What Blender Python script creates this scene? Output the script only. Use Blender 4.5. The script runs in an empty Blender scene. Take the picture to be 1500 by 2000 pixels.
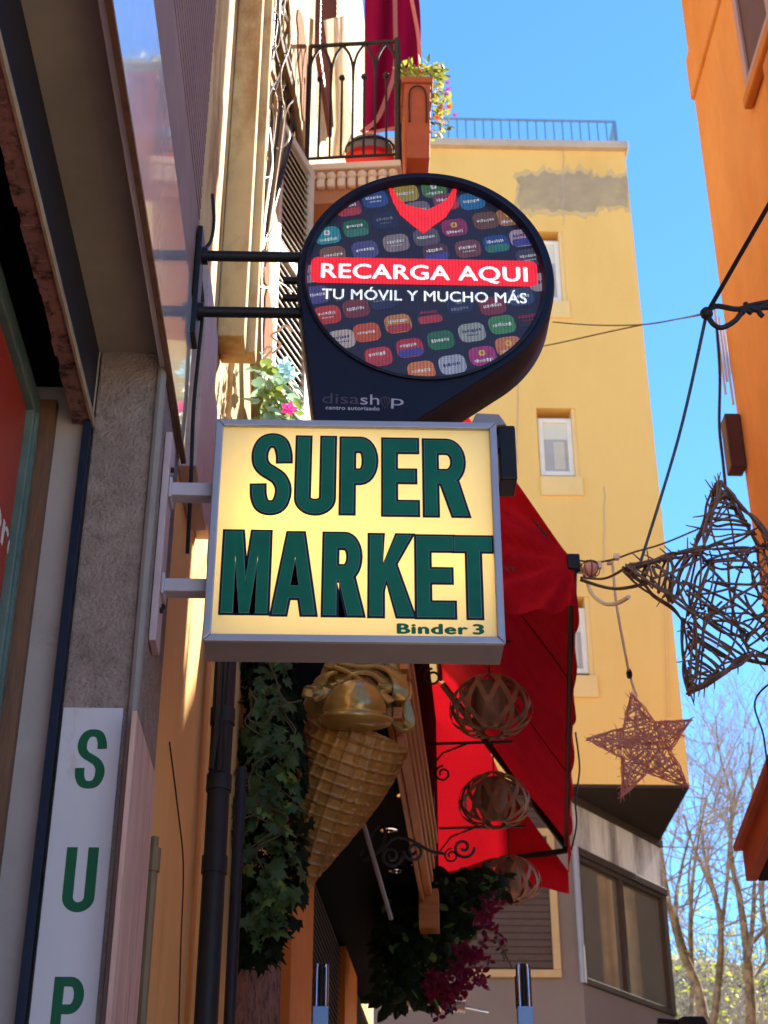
import bpy, bmesh, math, random
from mathutils import Vector, Matrix, Quaternion
from mathutils.geometry import tessellate_polygon
rnd = random.Random(11)
SC = bpy.context.scene
COL = SC.collection
R = math.radians

# ------------------------------------------------------------------ camera
PITCH, YAW, FPX, EYE = R(30), math.atan(90/3533), 3060.0, Vector((0, 0, 1.6))
cam_d = bpy.data.cameras.new('camera')
cam_d.sensor_fit = 'HORIZONTAL'; cam_d.sensor_width = 36.0
cam_d.lens = FPX/1500*36; cam_d.clip_start = .05; cam_d.clip_end = 5000
cam = bpy.data.objects.new('camera', cam_d); COL.objects.link(cam)
cam.location = EYE; cam.rotation_euler = (R(90)+PITCH, 0, -YAW)
cam_d.dof.use_dof = True; cam_d.dof.focus_distance = 4.2; cam_d.dof.aperture_fstop = 12
SC.camera = cam

# ------------------------------------------------------------------ daylight
SUN_AZ, SUN_EL = R(40), R(41)             # azimuth from +Y (down the street) towards +X
w = bpy.data.worlds.new('World'); SC.world = w; w.use_nodes = True
nt = w.node_tree; bg = nt.nodes['Background']
sky = nt.nodes.new('ShaderNodeTexSky'); sky.sky_type = 'NISHITA'; sky.sun_disc = False
sky.sun_elevation = SUN_EL; sky.sun_rotation = SUN_AZ
sky.air_density = .8; sky.dust_density = 0; sky.ozone_density = 10.0
tint = nt.nodes.new('ShaderNodeMix'); tint.data_type = 'RGBA'; tint.blend_type = 'MULTIPLY'; tint.inputs[0].default_value = 1
nt.links.new(sky.outputs[0], tint.inputs[6]); tint.inputs[7].default_value = (.80, 1.02, 1.0, 1)
nt.links.new(tint.outputs[2], bg.inputs[0]); bg.inputs[1].default_value = .10
sl = bpy.data.lights.new('sun', 'SUN'); sl.energy = 5.0; sl.angle = R(.5); sl.color = (1, .93, .82)
so = bpy.data.objects.new('sun', sl); COL.objects.link(so); so.location = (20, 20, 40)
SDIR = Vector((math.sin(SUN_AZ)*math.cos(SUN_EL), math.cos(SUN_AZ)*math.cos(SUN_EL), math.sin(SUN_EL)))
so.rotation_euler = SDIR.to_track_quat('Z', 'Y').to_euler()
EXPO = 1.95
SC.view_settings.view_transform = 'Standard'; SC.view_settings.look = 'None'
SC.view_settings.exposure = EXPO; SC.view_settings.gamma = 1
SC.view_settings.use_curve_mapping = False
SC.render.engine = 'CYCLES'
SC.cycles.use_denoising = True; SC.cycles.max_bounces = 10; SC.cycles.diffuse_bounces = 8
SC.cycles.sample_clamp_indirect = 6

# ------------------------------------------------------------------ helpers
def ray(u, v):
    a = (u-750)/FPX; b = (1000-v)/FPX; c, s = math.cos(PITCH), math.sin(PITCH)
    x, y, z = a, c-b*s, s+b*c
    return Vector((x*math.cos(YAW)+y*math.sin(YAW), -x*math.sin(YAW)+y*math.cos(YAW), z))
def hit(u, v, p0, n):
    d = ray(u, v); return EYE+d*((Vector(p0)-EYE).dot(Vector(n))/d.dot(Vector(n)))
def pX(u, v, X): return hit(u, v, (X, 0, 0), (1, 0, 0))
def pY(u, v, Y): return hit(u, v, (0, Y, 0), (0, 1, 0))
def pZ(u, v, Z): return hit(u, v, (0, 0, Z), (0, 0, 1))
WORLD = {}
def V(*a): return Vector(a)

class MB:
    def __init__(s): s.v = []; s.f = []
    def add(s, vs, fs):
        n = len(s.v); s.v += [Vector(p) for p in vs]; s.f += [tuple(i+n for i in f) for f in fs]; return s
    def box(s, a, b):
        (x0, y0, z0), (x1, y1, z1) = [min(p, q) for p, q in zip(a, b)], [max(p, q) for p, q in zip(a, b)]
        return s.add([(x0,y0,z0),(x1,y0,z0),(x1,y1,z0),(x0,y1,z0),(x0,y0,z1),(x1,y0,z1),(x1,y1,z1),(x0,y1,z1)],
                     [(0,3,2,1),(4,5,6,7),(0,1,5,4),(1,2,6,5),(2,3,7,6),(3,0,4,7)])
    def obox(s, c, ax, ay, az):
        c, ax, ay, az = map(Vector, (c, ax, ay, az))
        vs = [c+i*ax+j*ay+k*az for k in (-1, 1) for i, j in ((-1,-1),(1,-1),(1,1),(-1,1))]
        return s.add(vs, [(0,3,2,1),(4,5,6,7),(0,1,5,4),(1,2,6,5),(2,3,7,6),(3,0,4,7)])
    def prism(s, poly, ext):
        n = len(poly); poly = [Vector(p) for p in poly]; e = Vector(ext)
        vs = poly+[p+e for p in poly]
        tri = tessellate_polygon([poly])
        fs = [tuple(t) for t in tri]+[tuple(i+n for i in reversed(t)) for t in tri]
        fs += [(i, (i+1) % n, (i+1) % n+n, i+n) for i in range(n)]
        return s.add(vs, fs)
    def sheet(s, poly):
        n = len(s.v); poly = [Vector(p) for p in poly]
        return s.add(poly, [tuple(t) for t in tessellate_polygon([poly])])
    def tube(s, pts, r, n=6, cap=True, flat=None):
        pts = [Vector(p) for p in pts]; m = len(pts)
        rs = r if isinstance(r, (list, tuple)) else [r]*m
        up = None; base = len(s.v); vs = []
        for i, p in enumerate(pts):
            t = (pts[min(i+1, m-1)]-pts[max(i-1, 0)])
            t = t.normalized() if t.length > 1e-9 else Vector((0, 0, 1))
            if up is None:
                up = t.orthogonal().normalized()
                if flat is not None:
                    up = (Vector(flat)-t*t.dot(Vector(flat))).normalized()
            up = up-t*t.dot(up)
            up = up.normalized() if up.length > 1e-6 else t.orthogonal().normalized()
            w_ = t.cross(up)
            for k in range(n):
                a = 2*math.pi*k/n; vs.append(p+(up*math.cos(a)+w_*math.sin(a))*rs[i])
        fs = [(i*n+k, i*n+(k+1) % n, (i+1)*n+(k+1) % n, (i+1)*n+k) for i in range(m-1) for k in range(n)]
        if cap: fs += [tuple(reversed(range(n))), tuple((m-1)*n+k for k in range(n))]
        return s.add(vs, fs)
    def strip(s, pts, wid, thick, nrm):
        """flat band along pts; wid along side = t x nrm(i), thick along nrm(i)"""
        pts = [Vector(p) for p in pts]; m = len(pts); vs = []
        for i, p in enumerate(pts):
            t = (pts[min(i+1, m-1)]-pts[max(i-1, 0)]).normalized()
            nn = Vector(nrm(i) if callable(nrm) else nrm); nn = (nn-t*t.dot(nn)).normalized(); sd = t.cross(nn)
            ww = wid[i] if isinstance(wid, list) else wid
            for a, b in ((-1,-1),(1,-1),(1,1),(-1,1)): vs.append(p+sd*a*ww/2+nn*b*thick/2)
        fs = [(i*4+k, i*4+(k+1) % 4, (i+1)*4+(k+1) % 4, (i+1)*4+k) for i in range(m-1) for k in range(4)]
        fs += [(3, 2, 1, 0), tuple((m-1)*4+k for k in range(4))]
        return s.add(vs, fs)
    def lathe(s, prof, M=None, n=24):
        M = M or Matrix.Identity(4); vs = []; m = len(prof)
        for r, z in prof:
            for k in range(n):
                a = 2*math.pi*k/n; vs.append(M @ Vector((r*math.cos(a), r*math.sin(a), z)))
        fs = [(i*n+k, i*n+(k+1) % n, (i+1)*n+(k+1) % n, (i+1)*n+k) for i in range(m-1) for k in range(n)]
        fs += [tuple(reversed(range(n))), tuple((m-1)*n+k for k in range(n))]
        return s.add(vs, fs)
    def ball(s, c, r, n=10, m=7, sc=(1, 1, 1)):
        prof = [(max(1e-4, r*math.sin(math.pi*i/m)), -r*math.cos(math.pi*i/m)) for i in range(m+1)]
        return s.lathe(prof, Matrix.Translation(Vector(c)) @ Matrix.Diagonal((*sc, 1)), n)
    def build(s, name, mat, parent=None, smooth=False, origin=None, kind=None, bevel=0):
        if parent is not None: org = WORLD[parent.name]
        elif origin is not None: org = Vector(origin)
        else:
            lo = [min(p[i] for p in s.v) for i in range(3)]; hi = [max(p[i] for p in s.v) for i in range(3)]
            org = Vector(((lo[0]+hi[0])/2, (lo[1]+hi[1])/2, lo[2]))
        me = bpy.data.meshes.new(name)
        me.from_pydata([p-org for p in s.v], [], s.f); me.validate()
        bm = bmesh.new(); bm.from_mesh(me); bmesh.ops.recalc_face_normals(bm, faces=bm.faces)
        if bevel:
            ed = [e for e in bm.edges if len(e.link_faces) == 2 and e.calc_face_angle(0) > .5]
            try: bmesh.ops.bevel(bm, geom=ed, offset=bevel, segments=2, profile=.5, affect='EDGES', clamp_overlap=True)
            except Exception: pass
        bm.to_mesh(me); bm.free()
        if mat: me.materials.append(mat)
        if smooth: me.polygons.foreach_set('use_smooth', [True]*len(me.polygons))
        if smooth and smooth != 'all':
            try: me.set_sharp_from_angle(angle=R(40))
            except Exception: pass
        o = bpy.data.objects.new(name, me); COL.objects.link(o)
        if parent is not None: o.parent = parent; WORLD[o.name] = org
        else: o.location = org; WORLD[o.name] = org
        if kind: o['kind'] = kind
        return o
def tag(o, label, cat, group=None, kind=None):
    o['label'] = label; o['category'] = cat
    if group: o['group'] = group
    if kind: o['kind'] = kind
    return o
def thing(name, label, cat, loc, group=None):
    o = bpy.data.objects.new(name, None); COL.objects.link(o); o.location = Vector(loc)
    o.empty_display_size = .1; WORLD[o.name] = Vector(loc)
    return tag(o, label, cat, group)
def struct(o): o['kind'] = 'structure'; return o
def inst(name, me, parent, M):
    """one more object on a shared mesh, M in world space"""
    o = bpy.data.objects.new(name, me); COL.objects.link(o)
    o.parent = parent; o.matrix_local = Matrix.Translation(-WORLD[parent.name]) @ M
    WORLD[o.name] = WORLD[parent.name]
    return o
def mesh_of(name, mb, mat, smooth=False):
    me = bpy.data.meshes.new(name); me.from_pydata(mb.v, [], mb.f); me.validate(); me.materials.append(mat)
    if smooth: me.polygons.foreach_set('use_smooth', [True]*len(me.polygons))
    return me
def basis(o, x, y, z):
    return Matrix(((x[0], y[0], z[0], o[0]), (x[1], y[1], z[1], o[1]), (x[2], y[2], z[2], o[2]), (0, 0, 0, 1)))
def catmull(P, n=8, closed=False):
    P = [Vector(p) for p in P]; out = []; m = len(P)
    for i in range(m if closed else m-1):
        p0 = P[(i-1) % m] if closed or i > 0 else P[0]; p1 = P[i]; p2 = P[(i+1) % m]
        p3 = P[(i+2) % m] if closed or i+2 < m else P[-1]
        for k in range(n):
            t = k/n
            out.append(.5*((2*p1)+(p2-p0)*t+(2*p0-5*p1+4*p2-p3)*t*t+(3*p1-p0-3*p2+p3)*t**3))
    if not closed: out.append(P[-1])
    return out

# ------------------------------------------------------------------ materials
def mat(name, col, rough=.6, metal=0, var=.12, vs=3.0, bump=0, bs=60, stain=None, stain_s=1.5, stain_lo=.52, stain_hi=.66,
        spec=.25, transl=None, stretch=(1, 1, 1), coat=0, emit=None, es=0, alpha=1):
    m = bpy.data.materials.new(name); m.use_nodes = True; N = m.node_tree.nodes; L = m.node_tree.links
    b = N['Principled BSDF']; b.inputs['Roughness'].default_value = rough; b.inputs['Metallic'].default_value = metal
    b.inputs['Specular IOR Level'].default_value = spec; b.inputs['Coat Weight'].default_value = coat
    g = N.new('ShaderNodeNewGeometry'); mp = N.new('ShaderNodeMapping'); mp.inputs['Scale'].default_value = stretch
    L.new(g.outputs['Position'], mp.inputs[0])
    nz = N.new('ShaderNodeTexNoise'); nz.inputs['Scale'].default_value = vs; nz.inputs['Detail'].default_value = 6
    nz.inputs['Roughness'].default_value = .65
    L.new(mp.outputs[0], nz.inputs[0])
    rp = N.new('ShaderNodeValToRGB'); e = rp.color_ramp.elements
    e[0].position = .3; e[1].position = .7
    e[0].color = (*[c*(1-var) for c in col], 1); e[1].color = (*[min(1, c*(1+var)) for c in col], 1)
    L.new(nz.outputs[0], rp.inputs[0]); out = rp.outputs[0]
    if stain:
        n2 = N.new('ShaderNodeTexNoise'); n2.inputs['Scale'].default_value = stain_s; n2.inputs['Detail'].default_value = 8
        n2.inputs['Roughness'].default_value = .7; L.new(mp.outputs[0], n2.inputs[0])
        mr = N.new('ShaderNodeMapRange'); mr.inputs[1].default_value = stain_lo; mr.inputs[2].default_value = stain_hi
        L.new(n2.outputs[0], mr.inputs[0])
        mx = N.new('ShaderNodeMix'); mx.data_type = 'RGBA'; L.new(mr.outputs[0], mx.inputs[0])
        L.new(out, mx.inputs[6]); mx.inputs[7].default_value = (*stain, 1); out = mx.outputs[2]
    L.new(out, b.inputs['Base Color'])
    if bump:
        n3 = N.new('ShaderNodeTexNoise'); n3.inputs['Scale'].default_value = bs; n3.inputs['Detail'].default_value = 4
        L.new(mp.outputs[0], n3.inputs[0])
        bp = N.new('ShaderNodeBump'); bp.inputs['Strength'].default_value = bump; bp.inputs['Distance'].default_value = .01
        L.new(n3.outputs[0], bp.inputs['Height']); L.new(bp.outputs[0], b.inputs['Normal'])
    if emit: b.inputs['Emission Color'].default_value = (*emit, 1); b.inputs['Emission Strength'].default_value = es
    if transl:
        tr = N.new('ShaderNodeBsdfTranslucent'); tr.inputs[0].default_value = (*transl, 1)
        ms = N.new('ShaderNodeMixShader'); ms.inputs[0].default_value = .42
        L.new(b.outputs[0], ms.inputs[1]); L.new(tr.outputs[0], ms.inputs[2])
        L.new(ms.outputs[0], N['Material Output'].inputs[0])
    return m
def S(r, g, b):                       # sRGB 0..255 to linear
    return tuple((c/255/12.92) if c/255 <= .04045 else ((c/255+.055)/1.055)**2.4 for c in (r, g, b))
def led(name, col, k=1.0):
    """a lit area of the LED screen: emission broken into the fine vertical rows of its lamps"""
    m = bpy.data.materials.new(name); m.use_nodes = True; N = m.node_tree.nodes; L = m.node_tree.links
    b = N['Principled BSDF']; b.inputs['Base Color'].default_value = (.01, .01, .012, 1); b.inputs['Roughness'].default_value = .35
    g = N.new('ShaderNodeNewGeometry'); wv = N.new('ShaderNodeTexWave'); wv.wave_type = 'BANDS'; wv.bands_direction = 'X'
    wv.inputs['Scale'].default_value = 31; wv.inputs['Distortion'].default_value = 0
    w2 = N.new('ShaderNodeTexWave'); w2.wave_type = 'BANDS'; w2.bands_direction = 'Z'; w2.inputs['Scale'].default_value = 43
    L.new(g.outputs['Position'], wv.inputs[0]); L.new(g.outputs['Position'], w2.inputs[0])
    nz = N.new('ShaderNodeTexNoise'); nz.inputs['Scale'].default_value = 45; L.new(g.outputs['Position'], nz.inputs[0])
    ma = N.new('ShaderNodeMath'); ma.operation = 'MULTIPLY_ADD'; ma.inputs[1].default_value = .55; ma.inputs[2].default_value = .55
    L.new(wv.outputs[1], ma.inputs[0])
    mb = N.new('ShaderNodeMath'); mb.operation = 'MULTIPLY_ADD'; mb.inputs[1].default_value = .25; L.new(w2.outputs[1], mb.inputs[0])
    L.new(ma.outputs[0], mb.inputs[2])
    mc = N.new('ShaderNodeMath'); mc.operation = 'MULTIPLY_ADD'; mc.inputs[1].default_value = .5; L.new(nz.outputs[0], mc.inputs[0])
    mc.inputs[2].default_value = .7
    md = N.new('ShaderNodeMath'); md.operation = 'MULTIPLY'; L.new(mb.outputs[0], md.inputs[0]); L.new(mc.outputs[0], md.inputs[1])
    me_ = N.new('ShaderNodeMath'); me_.operation = 'MULTIPLY'; me_.inputs[1].default_value = k/2**EXPO
    L.new(md.outputs[0], me_.inputs[0])
    b.inputs['Emission Color'].default_value = (*col, 1); L.new(me_.outputs[0], b.inputs['Emission Strength'])
    return m
M = {}
M['stucco'] = mat('grey_stucco', (.31, .235, .20), .9, var=.2, vs=14, bump=1.0, bs=110, stain=(.21, .155, .13), stain_s=34, stain_lo=.5, stain_hi=.68, spec=.1)
M['jamb'] = mat('smooth_render', (.36, .31, .29), .7, var=.1, vs=4, stain=(.22, .19, .14), stain_s=3, stain_lo=.58, stain_hi=.7)
M['soffit'] = mat('painted_soffit', (.34, .275, .215), .6, var=.12, vs=4, stain=(.10, .08, .06), stain_s=60, stain_lo=.72, stain_hi=.78, spec=.1)
M['navy'] = mat('dark_blue_metal', (.012, .018, .035), .45, var=.3, vs=20)
M['rust'] = mat('rusty_steel', (.23, .12, .10), .85, var=.25, vs=12, bump=.3, bs=90, stain=(.05, .03, .025), stain_s=16, stain_lo=.5, stain_hi=.6)
M['rust_edge'] = mat('bare_edge', (.34, .25, .15), .7, var=.2, vs=20)
M['fascia'] = mat('gloss_panel', (.70, .62, .62), .13, var=.15, vs=2, spec=.9, coat=.6, stretch=(1, 1, .3))
M['fascia_brown'] = mat('brown_panel', (.27, .15, .115), .6, var=.15, vs=4, spec=.10)
M['frame_green'] = mat('green_grey_frame', (.10, .15, .13), .35, var=.25, vs=6)
M['poster'] = mat('red_poster', (.36, .035, .018), .35, var=.15, vs=2)
M['white_print'] = mat('white_print', (.62, .56, .52), .6, var=.08, vs=10)
M['brown_wood'] = mat('brown_wood', (.16, .08, .045), .6, var=.25, vs=6, bump=.2, bs=30, stretch=(6, 6, 1))
M['white_sheet'] = mat('white_sign_sheet', (.62, .59, .61), .3, var=.06, vs=4, stain=(.46, .36, .25), stain_s=5, stain_lo=.56, stain_hi=.74, stretch=(1, 1, .35))
M['green_vinyl'] = mat('green_vinyl', (.012, .11, .045), .3, var=.1, vs=8)
M['pink_wood'] = mat('pink_wood', (.62, .38, .30), .7, var=.22, vs=8, bump=.2, bs=40, stretch=(3, 3, .35), stain=(.22, .12, .14), stain_s=9, stain_lo=.6, stain_hi=.7)
M['pink_metal'] = mat('pale_pink_metal', (.50, .37, .37), .5, var=.1, vs=8, stain=(.25, .17, .13), stain_s=12, stain_lo=.6, stain_hi=.7)
M['grey_pipe'] = mat('grey_pvc', (.27, .23, .20), .5, var=.12, vs=6)
M['ochre'] = mat('ochre_wall', (.86, .49, .18), .9, var=.08, vs=2.2, bump=.3, bs=25, stain=(.74, .36, .11), stain_s=1.6, spec=.05, stretch=(1, 1, .4))
M['cream'] = mat('cream_wall', (.58, .41, .20), .9, var=.14, vs=3.5, bump=.5, bs=14, stain=(.36, .20, .085), stain_s=2.2, stain_lo=.5, stain_hi=.62, spec=.1, stretch=(1, 1, .5))
M['orange'] = mat('orange_plaster', (.66, .33, .125), .9, var=.10, vs=2.5, bump=.4, bs=22, stain=(.60, .24, .06), stain_s=1.1, stain_lo=.45, stain_hi=.75, spec=.05, stretch=(1, 1, .45))
M['orange_trim'] = mat('orange_trim', (.50, .19, .045), .7, var=.1, vs=4, spec=.1)
M['yellow'] = mat('yellow_plaster', (.84, .51, .155), .9, var=.05, vs=.5, bump=.2, bs=8, stain=(.72, .41, .115), stain_s=.5, stain_lo=.45, stain_hi=.72, spec=.05, stretch=(1, 1, .35))
M['yellow_sill'] = mat('yellow_reveal', (.80, .53, .21), .85, var=.05, vs=2, spec=.05)
M['patch'] = mat('grey_cement_patch', (.40, .29, .17), .95, var=.14, vs=2.5, bump=.3, bs=12, stain=(.50, .36, .18), stain_s=1.1, spec=.05)
M['coping'] = mat('stone_coping', (.48, .38, .28), .9, var=.15, vs=2)
M['rail_blue'] = mat('blue_grey_rail', (.12, .22, .34), .5, var=.1)
M['white_frame'] = mat('white_window_frame', (.78, .70, .58), .5, var=.05)
M['blind'] = mat('pale_blind', (.66, .60, .45), .7, var=.05)
M['blind_low'] = mat('grey_blind', (.40, .37, .33), .7, var=.08)
M['glass'] = mat('tinted_glass', (.50, .43, .33), .03, metal=.75, var=.1, bump=.02, bs=1.2, spec=.8)
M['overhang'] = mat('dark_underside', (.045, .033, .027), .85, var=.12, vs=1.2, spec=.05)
M['concrete'] = mat('stained_concrete', (.74, .68, .61), .9, var=.2, vs=1.5, stretch=(1.5, 1.5, .25), stain=(.24, .20, .18), stain_s=1.6, stain_lo=.45, stain_hi=.65)
M['grey_wall'] = mat('grey_render', (.20, .15, .125), .9, var=.07, vs=1, spec=.1)
M['dark_frame'] = mat('dark_brown_frame', (.06, .042, .032), .6, var=.12, spec=.12)
M['wood_frame'] = mat('tan_wood_frame', (.50, .31, .14), .6, var=.12)
M['box_grey'] = mat('grey_aluminium', (.42, .41, .45), .38, metal=.35, var=.08, vs=6)
M['box_under'] = mat('grey_sheet_metal', (.30, .28, .29), .5, metal=.2, var=.08, vs=6)
M['arm_pink'] = mat('pale_grey_paint', (.47, .42, .46), .45, var=.08, vs=10, stain=(.3, .24, .2), stain_s=20, stain_lo=.66, stain_hi=.74)
M['vinyl_navy'] = mat('navy_vinyl', (.004, .008, .022), .35, var=.1)
M['vinyl_green'] = mat('dark_green_vinyl', (.006, .145, .078), .35, var=.18, vs=5)
M['vinyl_line'] = mat('pale_vinyl_line', (.16, .28, .25), .4, var=.1)
M['led_body'] = mat('black_blue_body', (.008, .009, .022), .45, var=.2, vs=3)
M['led_side'] = mat('black_brown_side', (.03, .02, .022), .5, var=.2, vs=3)
M['black_metal'] = mat('black_metal', (.014, .012, .014), .45, var=.2)
M['black_pipe'] = mat('black_pvc_pipe', (.022, .021, .026), .5, var=.25, vs=5, stretch=(1, 1, .4))
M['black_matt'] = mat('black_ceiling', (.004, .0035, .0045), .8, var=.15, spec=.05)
M['steel'] = mat('polished_steel', (.55, .55, .58), .12, metal=1, var=.15, vs=20)
M['blue_sleeve'] = mat('light_blue_sleeve', (.30, .55, .95), .35, var=.05)
M['awn'] = mat('red_awning_cloth', (.70, .014, .028), .85, var=.2, vs=5, bump=.4, bs=60, transl=(.30, .004, .009), spec=.05, stain=(.44, .008, .022), stain_s=2.2, stain_lo=.46, stain_hi=.7)
M['awn_text'] = mat('dark_red_print', (.14, .02, .02), .9)
M['timber'] = mat('orange_timber', (.45, .17, .05), .55, var=.2, vs=7, bump=.1, bs=30, stretch=(1, .3, 4))
M['post_orange'] = mat('orange_painted_wood', (.66, .17, .025), .55, var=.12, vs=4)
M['louvre'] = mat('dark_brown_louvre', (.085, .052, .04), .55, var=.15, vs=10, spec=.15)
M['shut_white'] = mat('pale_louvre_shutter', (.58, .54, .43), .6, var=.1, vs=6)
M['shut_dark'] = mat('dark_red_shutter', (.16, .055, .04), .55, var=.15)
M['gold'] = mat('gold_paint', (.40, .255, .07), .24, metal=.35, var=.16, vs=9, coat=.3, spec=.4)
M['waffle'] = mat('waffle_brown', (.44, .225, .06), .36, var=.2, vs=16, bump=.15, bs=80, spec=.5, coat=.15, stain=(.26, .13, .045), stain_s=7, stain_lo=.5, stain_hi=.7)
M['leaf'] = mat('ivy_leaf', (.075, .125, .045), .45, var=.6, vs=11, transl=(.14, .23, .05))
M['leaf_pale'] = mat('young_leaf', (.20, .28, .07), .5, var=.35, vs=11, transl=(.25, .34, .07))
M['leaf_mint'] = mat('mint_leaf', (.30, .45, .34), .5, var=.35, vs=18, transl=(.3, .5, .35))
M['leaf_yellow'] = mat('yellow_green_leaf', (.24, .27, .05), .6, var=.45, vs=4, transl=(.4, .42, .07))
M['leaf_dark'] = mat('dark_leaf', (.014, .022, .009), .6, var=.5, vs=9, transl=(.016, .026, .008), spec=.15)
M['vine'] = mat('grey_brown_stem', (.12, .085, .05), .85, var=.3, vs=20, spec=.1)
M['petal'] = mat('magenta_petal', (.16, .008, .04), .6, var=.45, vs=12, transl=(.14, .006, .03))
M['petal_pink'] = mat('bright_pink_petal', (.75, .05, .28), .6, transl=(.8, .05, .3))
M['petal_blue'] = mat('pale_blue_petal', (.40, .68, .78), .6, transl=(.4, .7, .8))
M['petal_red'] = mat('red_petal', (.6, .06, .04), .6, transl=(.6, .06, .04))
M['petal_violet'] = mat('violet_petal', (.30, .08, .36), .6, transl=(.3, .08, .4))
M['terracotta'] = mat('terracotta', (.40, .095, .04), .75, var=.12, vs=8)
M['bamboo'] = mat('bamboo_strip', (.25, .115, .065), .55, var=.35, vs=14)
M['shade_paper'] = mat('lamp_paper', (.42, .26, .19), .8, var=.12, transl=(.45, .25, .18))
M['twig'] = mat('brown_twig', (.23, .145, .11), .8, var=.4, vs=30, bump=.2, bs=120, spec=.1)
M['twig_pink'] = mat('pink_twig', (.98, .58, .51), .75, var=.1, vs=30, transl=(.95, .5, .43))
M['cable'] = mat('black_cable', (.025, .022, .022), .6, var=.2)
M['wire'] = mat('brown_wire', (.10, .075, .04), .6, var=.2)
M['cord'] = mat('cream_cord', (.95, .90, .72), .7, var=.05)
M['cable_tan'] = mat('tan_cable', (.32, .20, .10), .7, var=.3, vs=20)
M['conduit'] = mat('white_conduit', (.55, .53, .50), .5, var=.08)
M['pipe_brown'] = mat('brown_pipe', (.22, .145, .075), .6, var=.2, vs=9, stretch=(1, 1, .4))
M['purple'] = mat('burgundy_cloth', (.15, .003, .028), .9, var=.1, vs=4, transl=(.07, .001, .012), spec=.05)
M['pink_band'] = mat('pink_band', (.62, .25, .22), .9, transl=(.6, .25, .2))
M['iron'] = mat('dark_iron', (.03, .024, .024), .55, var=.3, metal=.2)
M['balc'] = mat('salmon_plaster', (.46, .20, .09), .85, var=.1, vs=4)
M['balc_deco'] = mat('cream_moulding', (.74, .58, .42), .85, var=.08)
M['towel'] = mat('white_towel', (.78, .68, .52), .95, var=.06, transl=(.6, .5, .35))
M['bag'] = mat('grey_cloth', (.20, .17, .17), .8, var=.15)
M['red_plastic'] = mat('red_plastic', (.60, .02, .02), .35, transl=(.6, .02, .02))
M['hose'] = mat('silver_hose', (.55, .48, .44), .4, metal=.3, var=.1)
M['bark'] = mat('pale_bark', (.36, .27, .16), .9, var=.35, vs=4, bump=.6, bs=9, stain=(.17, .13, .09), stain_s=5, stain_lo=.45, stain_hi=.6, spec=.1)
M['twig_far'] = mat('bare_twig', (.44, .37, .31), .9, var=.25, vs=2, spec=.1)
M['earth'] = mat('dry_hillside', (.20, .14, .07), .95, var=.3, vs=.6, stain=(.10, .11, .04), stain_s=.4)
M['ground'] = mat('pale_stone_ground', (.46, .38, .29), .95, var=.2, vs=.3)
M['paving'] = mat('stone_paving', (.42, .36, .29), .8, var=.15, vs=3)
M['canopy_red'] = mat('red_orange_fascia', (.52, .095, .02), .55, var=.1, vs=4)
M['house_far'] = mat('ochre_shade_house', (.55, .35, .17), .9, var=.1, vs=1)
M['roof'] = mat('clay_roof', (.36, .14, .07), .9, var=.2, vs=4)
M['frame_red'] = mat('dark_red_window_wood', (.085, .03, .022), .55, var=.2, vs=5)
M['frame_grey'] = mat('mauve_window_frame', (.36, .24, .24), .5, var=.1)
M['shut_gap'] = mat('slat_gap_shade', (.05, .035, .025), .9, spec=.05)  # dark brown standing in for the shade in gaps between slats
M['church'] = mat('tan_stone', (.52, .36, .18), .9, var=.12, vs=1.2, stain=(.36, .24, .12), stain_s=.8)
M['church_dark'] = mat('dark_opening', (.05, .035, .025), .9)
M['patch_thin'] = mat('thin_cement_wash', (.60, .41, .18), .95, var=.10, vs=2.5, spec=.05)
M['wall_shadow'] = mat('brown_wall_shadow', (.25, .115, .05), .95, var=.25, vs=9, bump=.4, bs=40, spec=.05)  # brown for the shadows painted onto the cream wall
M['seam'] = mat('awning_seam', (.22, .004, .010), .9, spec=.05)
# ------------------------------------------------------------------ planes of the left-hand row
XA = -.48                                   # street face of the near shop
P0 = V(-.50, 5.5, 0); dB = V(.1, 1, 0).normalized(); nB = V(dB.y, -dB.x, 0)
def pB(u, v, out=0): return hit(u, v, P0+nB*out, nB)
def sB(p): return (p-P0).dot(dB)
def B(s, out, z): return P0+dB*s+nB*out+V(0, 0, z)
def bbox_B(mb, s0, s1, o0, o1, z0, z1):
    return mb.obox(B((s0+s1)/2, (o0+o1)/2, (z0+z1)/2), dB*(abs(s1-s0)/2), nB*(abs(o1-o0)/2), V(0, 0, abs(z1-z0)/2))

# ------------------------------------------------------------------ ground and hillside
struct(MB().sheet([(-900, -900, 0), (900, -900, 0), (900, 1500, 0), (-900, 1500, 0)]).build('ground', M['ground']))
g = MB()
for i in range(0, 34):
    for j in range(0, 5):
        y0 = -4+i*.8+rnd.uniform(-.01, .01); x0 = -.45+j*.58
        g.box((x0+.008, y0+.008, .0), (x0+.572, y0+.792, .012+rnd.uniform(0, .004)))
st = struct(MB().box((-.5, -4.1, .002), (2.45, 23.4, .006)).build('street', M['paving'], origin=(1, 10, .002)))
me_p = mesh_of('paving_stone', MB().box((-.282, -.392, 0), (.282, .392, .012)), M['paving'])
for i in range(34):
    for j in range(5):
        inst('paving_stone', me_p, st, Matrix.Translation((-.2+j*.58, -3.6+i*.8, .007+rnd.uniform(0, .004))))
hb = MB(); nx, ny = 40, 44
def hill_z(x, y):
    k = max(0, min(1, (y-26.5)/28))
    return -.2+15.2*k**1.05+.35*math.sin(x*.35+y*.2)*min(1, k*4)+.25*math.sin(y*.7+x*.11)*min(1, k*4)
for i in range(nx+1):
    for j in range(ny+1):
        x = -40+100*i/nx; y = 26+45*j/ny; hb.v.append(V(x, y, hill_z(x, y)))
for i in range(nx):
    for j in range(ny):
        a = i*(ny+1)+j; hb.f.append((a, a+ny+1, a+ny+2, a+1))
struct(hb.build('hillside', M['earth'], smooth='all'))

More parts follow.
